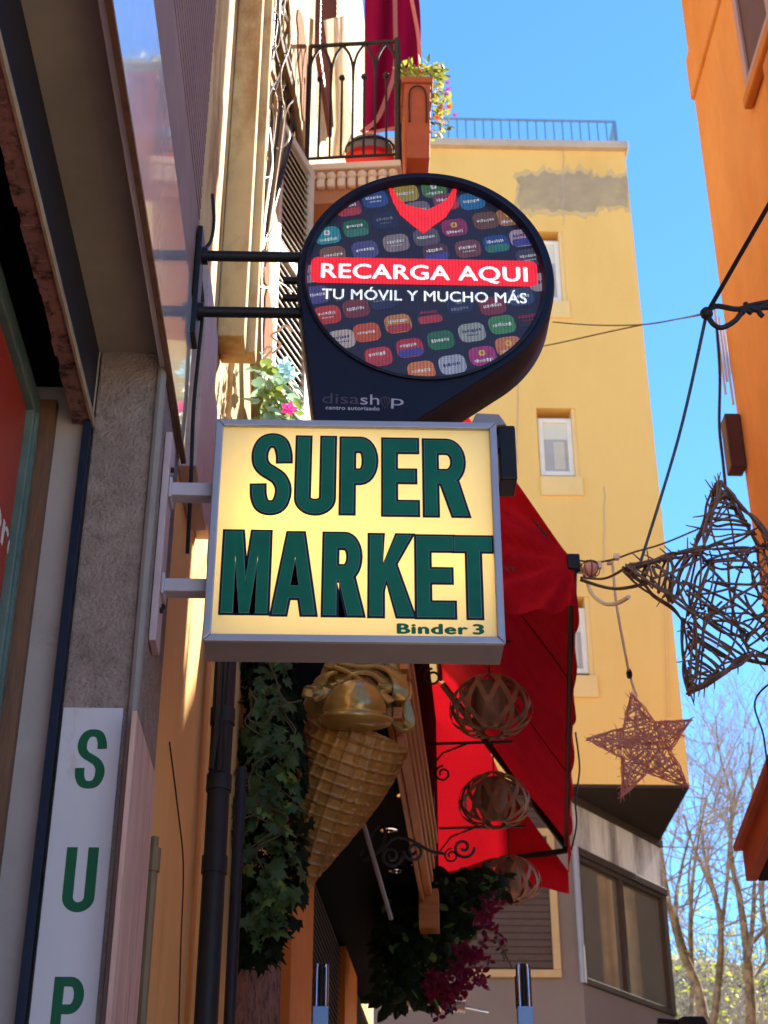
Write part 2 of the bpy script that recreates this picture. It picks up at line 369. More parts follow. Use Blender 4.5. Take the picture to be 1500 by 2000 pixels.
# ------------------------------------------------------------------ near shop on the left
shop = thing('shop_building', 'dark shop front with rough stucco pillar, glossy fascia and ribbed cladding above', 'shop', (-.9, 3.4, 0))
MB().box((-4, -6, 4.12), (-.505, 3.82, 8.5)).build('upper_wall', M['fascia_brown'], shop)
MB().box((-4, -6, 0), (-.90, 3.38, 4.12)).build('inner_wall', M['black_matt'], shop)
MB().box((-.662, 3.40, 0), (-.492, 3.84, 4.045)).build('stucco_pillar', M['stucco'], shop, bevel=.006)
MB().tube([(-.497, 3.395, 0), (-.497, 3.395, 2), (-.497, 3.395, 4.04)], .0125, 8).build('corner_bead', M['grey_pipe'], shop, smooth=True)
MB().box((-.90, 3.405, 0), (-.665, 3.80, 4.1)).build('jamb', M['jamb'], shop)
MB().box((-.684, 3.375, 0), (-.664, 3.403, 3.815)).build('shutter_guide', M['navy'], shop)
MB().box((-.80, 3.372, 0), (-.757, 3.403, 3.87)).build('door_frame', M['brown_wood'], shop)
MB().box((-.668, -3, 4.045), (-.488, 3.425, 4.10)).build('soffit', M['soffit'], shop)
MB().box((-.705, -3, 3.83), (-.668, 3.40, 4.09)).build('lintel', M['navy'], shop)
mb = MB(); n = 90
for k in range(n):                                     # eaten-away lower flange of the lintel
    y0 = -2+5.4*k/n; y1 = -2+5.4*(k+1)/n
    mb.box((-.712+rnd.uniform(-.004, .004), y0, 3.812+rnd.uniform(-.002, .003)), (-.667, y1, 3.828))
mb.build('rusty_flange', M['rust'], shop)
MB().box((-.6665, -3, 3.806), (-.660, 3.405, 3.832)).build('flange_edge', M['rust_edge'], shop)
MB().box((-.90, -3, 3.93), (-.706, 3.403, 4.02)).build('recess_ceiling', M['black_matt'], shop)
fr = MB(); fr.box((-.835, -2, 3.80), (-.795, 3.372, 3.86)); fr.box((-.835, 3.31, .4), (-.795, 3.37, 3.798))
fr.build('window_frame', M['frame_green'], shop, bevel=.004)
MB().box((-.795, 3.328, .4), (-.788, 3.345, 3.80)).build('frame_bead', M['frame_green'], shop)
# fascia: glossy lower panel, brown band, ribs
MB().box((-.503, -3, 3.985), (-.478, 3.84, 4.50)).build('glossy_fascia', M['fascia'], shop, bevel=.003)
MB().box((-.486, -3, 3.972), (-.472, 3.845, 3.986)).build('fascia_edge', M['brown_wood'], shop)
MB().box((-.503, -3, 4.503), (-.482, 3.84, 4.82)).build('fascia_band', M['fascia_brown'], shop, bevel=.003)
rib = mesh_of('rib', MB().box((-.010, -3.42, -.017), (.010, 3.42, .017)), M['fascia_brown'])
for k in range(36): inst('rib', rib, shop, Matrix.Translation((-.494, .42, 4.845+k*.046)))
MB().box((-.503, -3, 6.5), (-.486, 3.84, 8.5)).build('fascia_top', M['fascia_brown'], shop)

# ------------------------------------------------------------------ ochre house on the left
hs = thing('ochre_house', 'narrow ochre house with louvred shutters, balcony and dark louvred doors', 'house', (-.7, 7, 0))
MB().box((-4, 3.842, 0), (-.52, 5.55, 4.3)).build('lower_wall', M['ochre'], hs)
MB().box((-4, 3.842, 4.301), (-.522, 5.55, 14)).build('upper_wall', M['cream'], hs)
bbox_B(MB(), 0.0, 7.5, -2.5, 0, 0, 4.3).build('lower_wall', M['ochre'], hs)
bbox_B(MB(), 0.0, 7.5, -2.5, -.002, 4.301, 14).build('upper_wall', M['cream'], hs)
a = pY(441, 655, 4.9); b = pY(477, 655, 4.9)
MB().box((-.52, 4.9, a.z), (b.x, 5.03, 12)).build('pilaster', M['cream'], hs, bevel=.006)
MB().box((-.52, 5.032, a.z+.02), (b.x+.035, 5.12, 12)).build('pilaster_moulding', M['cream'], hs, bevel=.008)
# shutter leaf swung out from the wall
c0 = pY(533, 480, 6.5); ax = V(math.sin(R(21)), math.cos(R(21)), 0); zt, zb = pY(533, 225, 6.5).z, pY(533, 735, 6.5).z
LW = .50; nr = V(ax.y, -ax.x, 0)
def SH(a_, z_, o_=0): return V(c0.x, 6.5, 0)+ax*a_+nr*o_+V(0, 0, z_)
lf = MB()
for a0, a1 in ((0, .055), (LW-.055, LW)): lf.obox(SH((a0+a1)/2, (zt+zb)/2), ax*((a1-a0)/2), nr*.018, V(0, 0, (zt-zb)/2))
for z0 in (zb+.03, (zt+zb)/2, zt-.03): lf.obox(SH(LW/2, z0), ax*(LW/2-.0555), nr*.0175, V(0, 0, .03))
shl = lf.build('shutter', M['shut_white'], hs)
lf = MB(); lf.obox(SH(LW/2, (zt+zb)/2, -.022), ax*(LW/2-.03), nr*.003, V(0, 0, (zt-zb)/2-.04)); lf.build('shutter_gap_shade', M['shut_gap'], shl)  # added dark sheet, paints the shade between the slats
sl_m = mesh_of('slat', MB().obox((0, 0, 0), (.193, 0, 0), (0, .007, -.0155), (0, .003, .0015)), M['shut_white'])
nsl = 32
for k in range(nsl):
    z = zb+.09+(zt-zb-.18)*k/(nsl-1)
    if abs(z-(zt+zb)/2) < .05: continue
    inst('slat', sl_m, shl, basis(SH(LW/2, z), ax, nr, V(0, 0, 1)))
# dark window door behind the balcony
s0, s1 = 2.25, 3.1
bbox_B(MB(), s0, s1, .0, .03, 9.72, 12.0).build('balcony_door', M['shut_dark'], hs)
dl = mesh_of('slat', MB().obox((0, 0, 0), (.40, 0, 0), (0, .012, .012), (0, -.003, .003)), M['shut_dark'])
for k in range(40): inst('slat', dl, hs, basis(B((s0+s1)/2, .035, 9.8+k*.055), dB, nB, V(0, 0, 1)))
# balcony
bs0 = sB(V(XA+.1, 7.35, 0)); YB = 7.35
bl = pY(600, 322, YB); br = pY(783, 322, YB); tl = pY(606, 88, YB); Zf = bl.z; Zr = tl.z
o_out = (br.x-B(bs0, 0, 0).x)
bs1 = bs0+1.5
bal = bbox_B(MB(), bs0, bs1, 0, o_out, Zf-.05, Zf).build('balcony', M['balc_deco'], hs, bevel=.008)
bbox_B(MB(), bs0+.03, bs1, .0, o_out-.03, Zf-.30, Zf-.052).build('balcony_corbel', M['balc'], hs)
for k in range(9):
    o = .05+k*(o_out-.1)/8
    MB().lathe([(.001, -.03), (.028, -.02), (.034, 0), (.028, .02), (.001, .03)], basis(B(bs0+.02, o, Zf-.10), nB, V(0, 0, 1), -dB), 8).build('rosette', M['balc_deco'], bal, smooth='all')
    bbox_B(MB(), bs0-.01, bs0+.03, o-.025, o+.025, Zf-.20, Zf-.135).build('dentil', M['balc_deco'], bal, bevel=.01)
rl = MB()
def BR(o, z, s=0): return B(bs0+s+.02, o, z)
rl.tube([BR(.02, Zr), BR(o_out-.02, Zr)], .016, 6); rl.tube([BR(.02, Zf+.06), BR(o_out-.02, Zf+.06)], .011, 6)
rl.tube([BR(o_out-.02, Zr), BR(o_out-.02, Zr, 1.45)], .016, 6); rl.tube([BR(o_out-.02, Zf+.06), BR(o_out-.02, Zf+.06, 1.45)], .011, 6)
for s in (0, 1.45): rl.tube([BR(o_out-.02, Zf, s), BR(o_out-.02, Zr+.02, s)], .02, 6)
rl.tube([BR(.02, Zf), BR(.02, Zr)], .016, 6)
ral = rl.build('balcony_railing', M['iron'], hs, smooth=True)
nb = 4; pw = (o_out-.04)/nb
for k in range(nb):
    oa = .02+k*pw
    bb = MB()
    bb.tube([BR(oa+pw/2, Zf+.06), BR(oa+pw/2, Zr-.30)], .008, 5)
    if k: bb.tube([BR(oa, Zf+.06), BR(oa, Zr-.30)], .008, 5)
    for sg in (-1, 1):
        P = [(oa+pw/2-sg*pw/2, Zr-.32), (oa+pw/2-sg*pw*.47, Zr-.2), (oa+pw/2-sg*pw*.3, Zr-.09), (oa+pw/2, Zr-.01)]
        bb.tube(catmull([BR(o, z) for o, z in P], 5), .010, 5)
    bb.ball(BR(oa+pw/2, Zr-.30), .022, 8, 6)
    bb.build('gothic_bar', M['iron'], ral, smooth=True)
for k in range(9):
    s = .16+k*.155
    MB().tube([BR(o_out-.02, Zf+.06, s), BR(o_out-.02, Zr, s)], .008, 5).build('street_bar', M['iron'], ral)
# lower louvred doors and orange posts
for (u0, u1, v) in ((556, 599, 1900), (667, 690, 1800), (731, 745, 1880)):
    s0, s1 = sB(pB(u0, v, .03)), sB(pB(u1, v, .03))
    bbox_B(MB(), s0, s1, .001, .06, 0, 4.195).build('door_post', M['post_orange'], hs, bevel=.004)
edges = [sB(pB(599, 1900, .03)), sB(pB(667, 1800, .03)), sB(pB(690, 1800, .03)), sB(pB(731, 1880, .03))]
for s0, s1 in ((edges[0], edges[1]), (edges[2], edges[3])):
    d_ = bbox_B(MB(), s0+.005, s1-.005, .001, .012, 0, 4.19).build('louvre_door', M['shut_gap'], hs)  # dark door sheet, its colour gives the shade between the slats
    lm = mesh_of('slat', MB().obox((0, 0, 0), ((s1-s0)/2-.008, 0, 0), (0, .006, -.0125), (0, .003, .0015)), M['louvre'])
    for k in range(42): inst('slat', lm, d_, basis(B((s0+s1)/2, .022, 2.55+k*.0395), dB, nB, V(0, 0, 1)))
st_w = bbox_B(MB(), .75, sB(pB(553, 1900, .02)), .001, .012, 0, 3.62).build('bare_stone', M['rust'], hs)

# ------------------------------------------------------------------ yellow block at the end of the street
YF = 22.0
def py(u, v, d=0): return pY(u, v, YF-d)
yb = thing('yellow_block', 'tall yellow apartment block closing the street, small windows and roof railing', 'apartment block', (3, 23, 0))
xr = 5.09; zt_ = py(1222, 287).z-.12; zb_ = py(1343, 1533).z
wins = [(1050, 450, 1100, 590), (1050, 795, 1128, 932), (1098, 1163, 1166, 1322)]
xs0, xs1 = py(1051, 860).x, py(1128, 860).x
rows = []
for v0, v1 in ((452, 590), (797, 932), (1165, 1320)): rows.append((py(1090, v1).z, py(1090, v0).z))
# wall with openings, as one frame of pieces round the window column
wl = MB(); W0, W1 = xs0, xs1
wl.box((-3, YF, zb_), (W0, YF+.4, zt_)); wl.box((W1, YF, zb_), (xr, YF+.4, zt_))
zc = [zb_]+[z for r_ in rows[::-1] for z in r_]+[zt_]
for k in range(0, len(zc), 2): wl.box((W0, YF, zc[k]), (W1, YF+.4, zc[k+1]))
wl.build('wall', M['yellow'], yb)
MB().box((-3, YF+.41, zb_+.02), (xr-.002, YF+2.9, zt_-.02)).build('wall_side', M['yellow'], yb)
for (z0, z1) in rows:
    f = MB(); fx0, fx1, fz0, fz1 = W0+.02, W1-.07, z0+.08, z1-.16; t = .085; yy = YF+.075
    f.box((fx0, yy, fz0), (fx0+t, yy+.06, fz1)); f.box((fx1-t, yy, fz0), (fx1, yy+.06, fz1))
    f.box((fx0+t, yy, fz0), (fx1-t, yy+.06, fz0+t)); f.box((fx0+t, yy, fz1-t), (fx1-t, yy+.06, fz1))
    wf = f.build('window', M['white_frame'], yb, bevel=.008)
    zm = fz0+(fz1-fz0)*.64
    MB().box((fx0+t, yy+.03, zm), (fx1-t, yy+.05, fz1-t)).build('roller_blind', M['blind'], wf)
    MB().box((fx0+t, yy+.03, fz0+t), (fx1-t, yy+.045, zm-.002)).build('pane', M['blind_low'], wf)
    for k in range(14):
        zz = fz0+t+.06+k*(zm-fz0-t-.1)/14
        MB().box((fx0+t+.16, yy+.022, zz), (fx1-t-.06, yy+.029, zz+.022)).build('slat', M['blind'], wf)
    MB().box((W0, YF+.005, z0-.36), (W1+.03, YF+.3, z0)).build('window_sill', M['yellow_sill'], yb).location.y -= .04
    MB().box((W1-.07, YF+.02, z0), (W1, YF+.3, z1)).build('reveal', M['yellow_sill'], yb)
# cement patch with a ragged outline
pp = []
for i in range(34): pp.append((1012+(1224-1012)*i/33, 338+rnd.uniform(-5, 5)+(8 if i > 22 else 0)+(6*abs(i-10)/10 if i < 8 else 0)))
for i in range(12): pp.append((1226, 350+5*i))
for i in range(34): pp.append((1224-(1224-1016)*i/33, 412+rnd.uniform(-6, 4)-(10 if i < 10 else 0)))
for i in range(8): pp.append((1012+rnd.uniform(-3, 5), 402-8*i))
mb = MB(); mb.prism([(min(py(u, v).x, xr-.004), YF-.008, py(u, v).z) for u, v in pp], (0, .012, 0)); mb.build('cement_patch', M['patch'], yb)
mb = MB(); cxp, cyp = 1118, 375
mb.prism([(min(py(cxp+(u-cxp)*1.05+rnd.uniform(-2, 2), v).x, xr-.004), YF-.004, py(u, cyp+(v-cyp)*1.28+rnd.uniform(-5, 5)).z) for u, v in pp], (0, .006, 0)); mb.build('cement_wash', M['patch_thin'], yb)
MB().tube([py(1298, 1105, .02), py(1306, 1400, .02)], .012, 5).build('wall_wire', M['yellow_sill'], yb)
for (u, v0, v1) in ((1100, 290, 440), (1010, 640, 905), (1180, 950, 1120)): MB().tube([py(u+rnd.uniform(-2, 2), v0+(v1-v0)*k/8, .004) for k in range(9)], .008, 4).build('hairline_crack', M['coping'], yb)
MB().box((-3.1, YF-.12, zt_), (xr+.06, YF+3.0, zt_+.17)).build('coping', M['coping'], yb, bevel=.02)
# roof railing
rz0, rz1 = zt_+.19, py(1200, 238).z; rx0, rx1 = py(800, 260).x-.6, py(1203, 270).x
r_ = MB()
for y_ in (YF, YF+2.6):
    r_.tube([(rx0, y_, rz1), (rx1, y_, rz1)], .03, 6); r_.tube([(rx0, y_, rz0+.05), (rx1, y_, rz0+.05)], .02, 6)
r_.tube([(rx1, YF, rz1), (rx1, YF+2.6, rz1)], .03, 6); r_.tube([(rx1, YF, rz0), (rx1, YF, rz1)], .035, 6)
r_.tube([(rx1, YF+.9, rz0), (rx1, YF, rz1)], .022, 6)
rr = r_.build('roof_railing', M['rail_blue'], yb)
nbal = 27
for k in range(nbal):
    x = rx0+(rx1-rx0)*k/nbal
    MB().tube([(x, YF, zt_+.165), (x, YF, rz1)], .014, 5).build('baluster', M['rail_blue'], rr)
# underside and the chamfered lower storeys
c1 = pZ(1116, 1551, zb_-.02); c2 = pZ(1287, 1640, zb_-.02); Yl = c1.y; c1.z = 0; c2.z = 0
dch = (c2-c1).normalized(); nch = V(dch.y, -dch.x, 0)
def CH(u, v, o=0): return hit(u, v, c1+nch*o, nch)
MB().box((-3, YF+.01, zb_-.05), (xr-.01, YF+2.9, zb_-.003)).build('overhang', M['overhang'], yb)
Lc = (c2-c1).length
def ch_box(name, a0, a1, o0, o1, z0, z1, m, bev=0, parent=None):
    return MB().obox(c1+dch*(a0+a1)/2+nch*(o0+o1)/2+V(0, 0, (z0+z1)/2), dch*(a1-a0)/2, nch*abs(o1-o0)/2, V(0, 0, (z1-z0)/2)).build(name, m, parent or yb, bevel=bev)
def zc_(u, v): return CH(u, v).z
z_b0 = (zc_(1130, 1578)+zc_(1283, 1649))/2; z_p0 = (zc_(1130, 1655)+zc_(1283, 1733))/2; print('bay', z_b0, z_p0, zb_, c1, c2); z_w0 = (zc_(1116, 1916)+zc_(1300, 1976))/2
ch_box('beam', 0, Lc+.03, -.3, .05, z_b0, zb_-.053, M['dark_frame'])
ch_box('concrete_panel', 0, Lc, -.3, .0, z_p0, z_b0-.002, M['concrete'])
ch_box('window_head', 0, Lc+.02, -.02, .06, z_p0-.12, z_p0-.002, M['dark_frame'], .01)
wz0, wz1 = z_w0, z_p0-.122
fr_ = MB()
def chm(a0, a1, o0, o1, z0, z1): fr_.obox(c1+dch*(a0+a1)/2+nch*(o0+o1)/2+V(0, 0, (z0+z1)/2), dch*(a1-a0)/2, nch*abs(o1-o0)/2, V(0, 0, (z1-z0)/2))
chm(0, .08, -.08, .03, wz0, wz1); chm(Lc-.14, Lc, -.08, .04, wz0, wz1); chm(Lc*.46, Lc*.46+.10, -.08, .025, wz0, wz1)
chm(.08, Lc-.14, -.06, .035, wz0, wz0+.09); chm(.08, Lc-.14, -.06, .03, wz1-.07, wz1-.001)
bw = fr_.build('bay_window', M['dark_frame'], yb, bevel=.008)
ch_box('pane', .08, Lc*.46, -.055, -.045, wz0+.09, wz1-.07, M['glass'], parent=bw)
ch_box('pane', Lc*.46+.10, Lc-.14, -.055, -.045, wz0+.09, wz1-.07, M['glass'], parent=bw)
# curtains drawn behind the bay window, seen through the clear half of its glass
ch_box('lower_wall', 0, Lc, -.4, .0, 0, wz0-.002, M['grey_wall'])
MB().box((-3, Yl+.002, 0), (c1.x-.001, Yl+.6, zb_-.055)).build('lower_wall', M['grey_wall'], yb)
MB().box((-3, Yl+.61, 0), (c1.x, Yl+3.5, zb_-.055)).build('core_wall', M['grey_wall'], yb)
MB().tube([(c1.x, Yl-.02, wz0), (c1.x, Yl-.02, z_p0)], .05, 8).build('corner_post', M['box_under'], yb)
e0 = c2-nch*.3
MB().prism([(c1.x+.01, Yl+.9, 0), (c2.x-.5, c2.y-.02, 0), (c2.x-.4, c2.y+2, 0), (c1.x+.01, c2.y+2, 0)], (0, 0, zb_-.2)).build('core_wall', M['black_matt'], yb)
# tan framed window left of the bay
q0, q1 = pY(935, 1910, Yl), pY(1085, 1700, Yl)
f = MB(); t = .11
f.box((q0.x-.3, Yl-.06, q0.z), (q1.x, Yl-.002, q0.z+t)); f.box((q1.x-t, Yl-.06, q0.z+t), (q1.x, Yl-.002, q1.z+.5)); f.box((q0.x-.3, Yl-.06, q1.z+.5), (q1.x, Yl-.002, q1.z+.62))
tw = f.build('tan_window', M['wood_frame'], yb, bevel=.01)
MB().box((q0.x-.3, Yl-.025, q0.z+t), (q1.x-t, Yl-.015, q1.z+.5)).build('pane', M['shut_gap'], tw)
for k in range(26):
    zz = q0.z+t+.03+k*.1
    MB().box((q0.x-.3, Yl-.034, zz), (q1.x-t-.01, Yl-.026, zz+.085)).build('slat', M['louvre'], tw)

# ------------------------------------------------------------------ orange house on the right
XR = 2.4; oh = thing('orange_house', 'bright orange plastered house with dark red window beside the sky', 'house', (4, 5, 0))
yc = pX(1371, 300, XR).y
MB().box((XR, 4.45, 0), (4.6, yc, 11.5)).build('wall', M['orange'], oh)
MB().box((XR+.01, 1.5, 0), (4.6, 4.449, 4.6)).build('lowered_wall', M['orange'], oh)  # unseen near end, kept low so skylight reaches the alley
z0, z1 = pX(1357, 192, XR).z, pX(1346, 112, XR).z
MB().box((XR-.025, 4.46, z0), (XR+.5, yc+.025, z1)).build('string_course', M['orange'], oh, bevel=.02)
wy1 = pX(1437, 0, XR).y; wz = pX(1462, 196, XR).z
f = MB()
f.box((XR-.03, 4.7, wz), (XR+.02, wy1, wz+.07)); f.box((XR-.03, wy1-.07, wz+.07), (XR+.02, wy1, wz+2)); f.box((XR-.028, wy1-.62, wz+.07), (XR+.02, wy1-.55, wz+2))
f.box((XR-.03, 4.7, wz+2), (XR+.02, wy1, wz+2.07))
of = f.build('window_frame', M['frame_grey'], oh, bevel=.006)
MB().box((XR-.012, 4.6, wz+.07), (XR-.004, wy1-.07, wz+2)).build('pane', M['frame_red'], of)
MB().box((XR-.06, 4.4, wz-.14), (XR-.001, wy1+.0, wz-.05)).build('window_sill', M['orange_trim'], oh, bevel=.015)
MB().box((XR-.07, 4.4, wz-.62), (XR-.001, wy1-.45, wz-.24)).build('sill_moulding', M['orange_trim'], oh, bevel=.02)
p = pX(1453, 928, XR); p2 = pX(1440, 822, XR)
MB().box((XR-.10, p.y-.10, p.z), (XR-.003, p.y+.02, p2.z)).build('open_shutter', M['frame_red'], oh, bevel=.008)
for k, (u, v0, v1) in enumerate(((1408, 590, 770), (1413, 620, 745), (1418, 640, 790), (1423, 650, 730))):
    q = pX(u+8, (v0+v1)/2, XR-.02)
    a_, b_ = pY(u, v0, yc+.02), pY(u+18, v1, yc+.02)
    MB().tube([(XR-.05+.02*k, yc+.02, a_.z), (XR-.05+.02*k, yc+.02, b_.z)], .008, 6).build('conduit', M['conduit'], oh, smooth=True)
# projecting canopy lower down the orange house
cp = thing('red_orange_canopy', 'red orange boxed canopy jutting from the orange house low on the right', 'canopy', (2.2, 7.0, 3))
far = pX(1457, 1722, 2.08); top = pX(1441, 1657, 2.08)
def CP(s, o, z): return V(far.x, far.y, 0)+dB*s+nB*o+V(0, 0, z)
hgt = top.z-far.z
mb = MB(); mb.obox(CP(-1.6, .03, far.z+hgt*.42), dB*1.6, nB*.03, V(0, 0, hgt*.42)); mb.build('fascia', M['canopy_red'], cp, bevel=.006)
mb = MB(); mb.obox(CP(-1.58, .02, far.z+hgt*.93), dB*1.62, nB*.06, V(0, 0, hgt*.09)); mb.build('drip_moulding', M['canopy_red'], cp, bevel=.008)
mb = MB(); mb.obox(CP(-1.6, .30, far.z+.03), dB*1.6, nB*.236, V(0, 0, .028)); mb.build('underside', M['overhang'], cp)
mb = MB(); mb.obox(CP(-.02, .30, far.z+hgt*.45), dB*.02, nB*.236, V(0, 0, hgt*.37)); mb.build('end_board', M['canopy_red'], cp)
mb = MB(); mb.obox(CP(-1.6, .33, far.z+hgt*.9), dB*1.6, nB*.26, V(0, 0, hgt*.05)); mb.build('roof_board', M['canopy_red'], cp)
# unseen house added outside the frame to shade the lower street
nb_ = thing('shade_house', 'unseen ochre house with clay roof, added beyond the orange house to shade the street', 'house', (8, 14, 0))
MB().box((5.7, 13.6, 0), (11, 16.4, 13.0)).build('wall', M['house_far'], nb_)
MB().prism([(5.5, 13.5, 13.0), (11.2, 13.5, 13.0), (8.35, 13.5, 14.2)], (0, 3.0, 0)).build('roof', M['roof'], nb_)

# the arcaded stone building across the square, seen only as the reflection in the bay window
ch = thing('arcaded_building', 'tan stone building with tall columns and arched openings, mirrored in the bay window', 'building', (13, 27, 0))
MB().box((13.0, 20, 0), (18, 38, 15)).build('wall', M['church'], ch)
colm = MB().lathe([(.34, 0), (.34, .3), (.27, .4), (.25, 5.2), (.30, 5.3), (.40, 5.7), (.42, 5.9)], Matrix.Identity(4), 14)
colme = mesh_of('column', colm, M['church'], True)
for k in range(11):
    y = 20.8+k*1.55
    inst('column', colme, ch, Matrix.Translation((12.85, y, 7.6)))
    if k % 3 != 2: MB().box((12.94, y+.42, 7.8), (12.99, y+1.13, 13.0)).build('opening', M['church_dark'], ch)
MB().box((12.45, 20, 7.1), (13, 38, 7.58)).build('ledge', M['church'], ch, bevel=.04)
MB().box((12.45, 20, 13.55), (13, 38, 14.0)).build('cornice', M['church'], ch, bevel=.04)
for k in range(12):
    y = 20.6+k*1.4
    P = [(12.99, y, 4.2), (12.99, y, 6.0)]+[(12.99, y+.45-.45*math.cos(t), 6.0+.5*math.sin(t)) for t in [math.pi*i/8 for i in range(1, 8)]]+[(12.99, y+.9, 6.0), (12.99, y+.9, 4.2)]
    MB().prism(P, (-.03, 0, 0)).build('arch_opening', M['church_dark'], ch)
# ------------------------------------------------------------------ lettering
def arc(cx, cy, rx, ry, a0, a1, n=10): return [(cx+rx*math.cos(R(a0+(a1-a0)*i/n)), cy+ry*math.sin(R(a0+(a1-a0)*i/n))) for i in range(n+1)]
def glyph(ch, w, h, sw, sh, d=0):
    """condensed bold capitals as [outer, hole...] in metres, y up"""
    if ch == 'E':
        return [[(0,0),(w,0),(w,sh),(sw,sh),(sw,h*.5-sh*.42),(w*.93,h*.5-sh*.42),(w*.93,h*.5+sh*.5),(sw,h*.5+sh*.5),(sw,h-sh),(w,h-sh),(w,h),(0,h)]]
    if ch == 'T': c = w/2; return [[(c-sw/2,0),(c+sw/2,0),(c+sw/2,h-sh),(w,h-sh),(w,h),(0,h),(0,h-sh),(c-sw/2,h-sh)]]
    if ch == 'U':
        r = w/2; return [[(0,h)]+arc(r,r*.95,r,r*.95,180,360,14)+[(w,h),(w-sw,h)]+arc(r,r*.98,r-sw,r*.98-sh,360,180,12)+[(sw,h)]]
    if ch in 'PR':
        m = h*.46 if ch == 'P' else h*.44; hh = (h-m)/2; k = w*.55
        if ch == 'P':
            out = [(0,0),(sw,0),(sw,m-sh*.35),(k,m-sh*.35)]+arc(k,m+hh-sh*.17,w-k,hh+sh*.17,-90,90,12)[1:]+[(0,h)]
            mm = m-sh*.35
        else:
            mm = m-sh*.1
            out = [(0,0),(sw,0),(sw,mm),(w*.42,mm),(w-sw*1.05,0),(w*1.05,0),(w*.80,mm+sh*.12)]+arc(k,mm+(h-mm)/2,w*.97-k,(h-mm)/2,-62,90,12)+[(0,h)]
        hole = [(sw,mm+sh),(sw,h-sh),(k,h-sh)]+arc(k,(mm+h)/2,max(w-k-sw,.004),(h-mm)/2-sh,80,-80,9)+[(k,mm+sh)]
        return [out, hole]
    if ch == 'M':
        return [[(0,0),(sw*.92,0),(sw*.92,h*.70),(w*.40,0),(w*.60,0),(w-sw*.92,h*.70),(w-sw*.92,0),(w,0),(w,h),(w-sw*1.4,h),(w*.5,h*.36),(sw*1.4,h),(0,h)]]
    if ch == 'A':
        return [[(0,0),(sw*1.02,0),(w*.27+sw*.32,h*.2),(w*.73-sw*.32,h*.2),(w-sw*1.02,0),(w,0),(w*.5+sw*.62,h),(w*.5-sw*.62,h)],
                [(w*.39,h*.2+sh*.85),(w*.5,h*.70),(w*.61,h*.2+sh*.85)]]
    if ch == 'K':
        return [[(0,0),(sw,0),(sw,h*.30),(w*.40,h*.46),(w-sw*1.12,0),(w*1.04,0),(w*.60,h*.64),(w*1.0,h),(w-sw*1.15,h),(sw,h*.60),(sw,h),(0,h)]]
    if ch == 'S':
        sw, sh = sw*.92, sh*.80
        tx, ty = sw/2, sh/2
        C = [(.99,.69),(.96,.82),(.80,.96),(.5,1.0),(.20,.96),(.03,.83),(.04,.68),(.22,.575),(.5,.51),(.80,.43),(.98,.30),(.96,.15),(.80,.035),(.5,0),(.20,.035),(.035,.16),(.0,.32)]
        P = catmull([(tx+x*(w-sw), ty+y*(h-sh), 0) for x, y in C], 5)
        L_, R_ = [], []
        for i, p in enumerate(P):
            i0, i1 = max(0, i-2), min(i+2, len(P)-1)
            t = (P[min(i+1, len(P)-1)]-P[max(0, i-1)]).normalized(); n_ = V(-t.y, t.x, 0)
            ta, tb = (P[i]-P[i0]), (P[i1]-P[i])
            hw = (abs(n_.x)*(sw+2*d)+abs(n_.y)*(sh+2*d))/2/(abs(n_.x)+abs(n_.y))*1.05
            kr = 0
            if ta.length > 1e-7 and tb.length > 1e-7:
                cr_ = ta.normalized().x*tb.normalized().y-ta.normalized().y*tb.normalized().x
                kr = math.asin(max(-1, min(1, cr_)))/((ta.length+tb.length)/2)
            hl = min(hw, .9/kr) if kr > 1e-6 else hw; hr = min(hw, .9/-kr) if kr < -1e-6 else hw
            e_ = t*(-d if i == 0 else d if i == len(P)-1 else 0)
            L_.append((p.x+n_.x*hl+e_.x, p.y+n_.y*hl+e_.y)); R_.append((p.x-n_.x*hr+e_.x, p.y-n_.y*hr+e_.y))
        return [L_+R_[::-1]]
def area(p): return sum(p[i][0]*p[(i+1) % len(p)][1]-p[(i+1) % len(p)][0]*p[i][1] for i in range(len(p)))/2
def thick(ch, w, h, sw, sh, d):
    return glyph(ch, w, h, sw, sh, d) if ch == 'S' else grow(glyph(ch, w, h, sw, sh), d)
def grow(polys, d):
    out = []
    for k, p in enumerate(polys):
        q = [p[0]]
        for a in p[1:]:
            if math.hypot(a[0]-q[-1][0], a[1]-q[-1][1]) > 1e-5: q.append(a)
        if math.hypot(q[0][0]-q[-1][0], q[0][1]-q[-1][1]) < 1e-5: q.pop()
        if (area(q) > 0) != (k == 0): q = q[::-1]
        m = len(q); r_ = []
        for i in range(m):
            a, b, c = Vector(q[i-1]), Vector(q[i]), Vector(q[(i+1) % m])
            e, f = (b-a).normalized(), (c-b).normalized()
            n1, n2 = Vector((e.y, -e.x)), Vector((f.y, -f.x)); s_ = n1+n2
            if s_.length < .3: r_.append(b+n1*d+e*d); r_.append(b+n2*d-f*d); continue
            mt = s_/max(s_.length_squared/2, .22)
            r_.append(b+mt*d)
        if k == 0 or abs(area([tuple(x) for x in r_])) > 1e-6: out.append([tuple(x) for x in r_])
    return out
def flat_mesh(polys, Mx, thick):
    """filled, extruded outline mesh through the curve filler (handles holes); Mx maps its plane into the world"""
    cu = bpy.data.curves.new('outline', 'CURVE'); cu.dimensions = '2D'; cu.fill_mode = 'BOTH'; cu.extrude = thick/2
    for p in polys:
        sp = cu.splines.new('POLY'); sp.points.add(len(p)-1); sp.use_cyclic_u = True
        for q, pt in zip(sp.points, p): q.co = (pt[0], pt[1], 0, 1)
    return _curve_mb(cu, Mx)
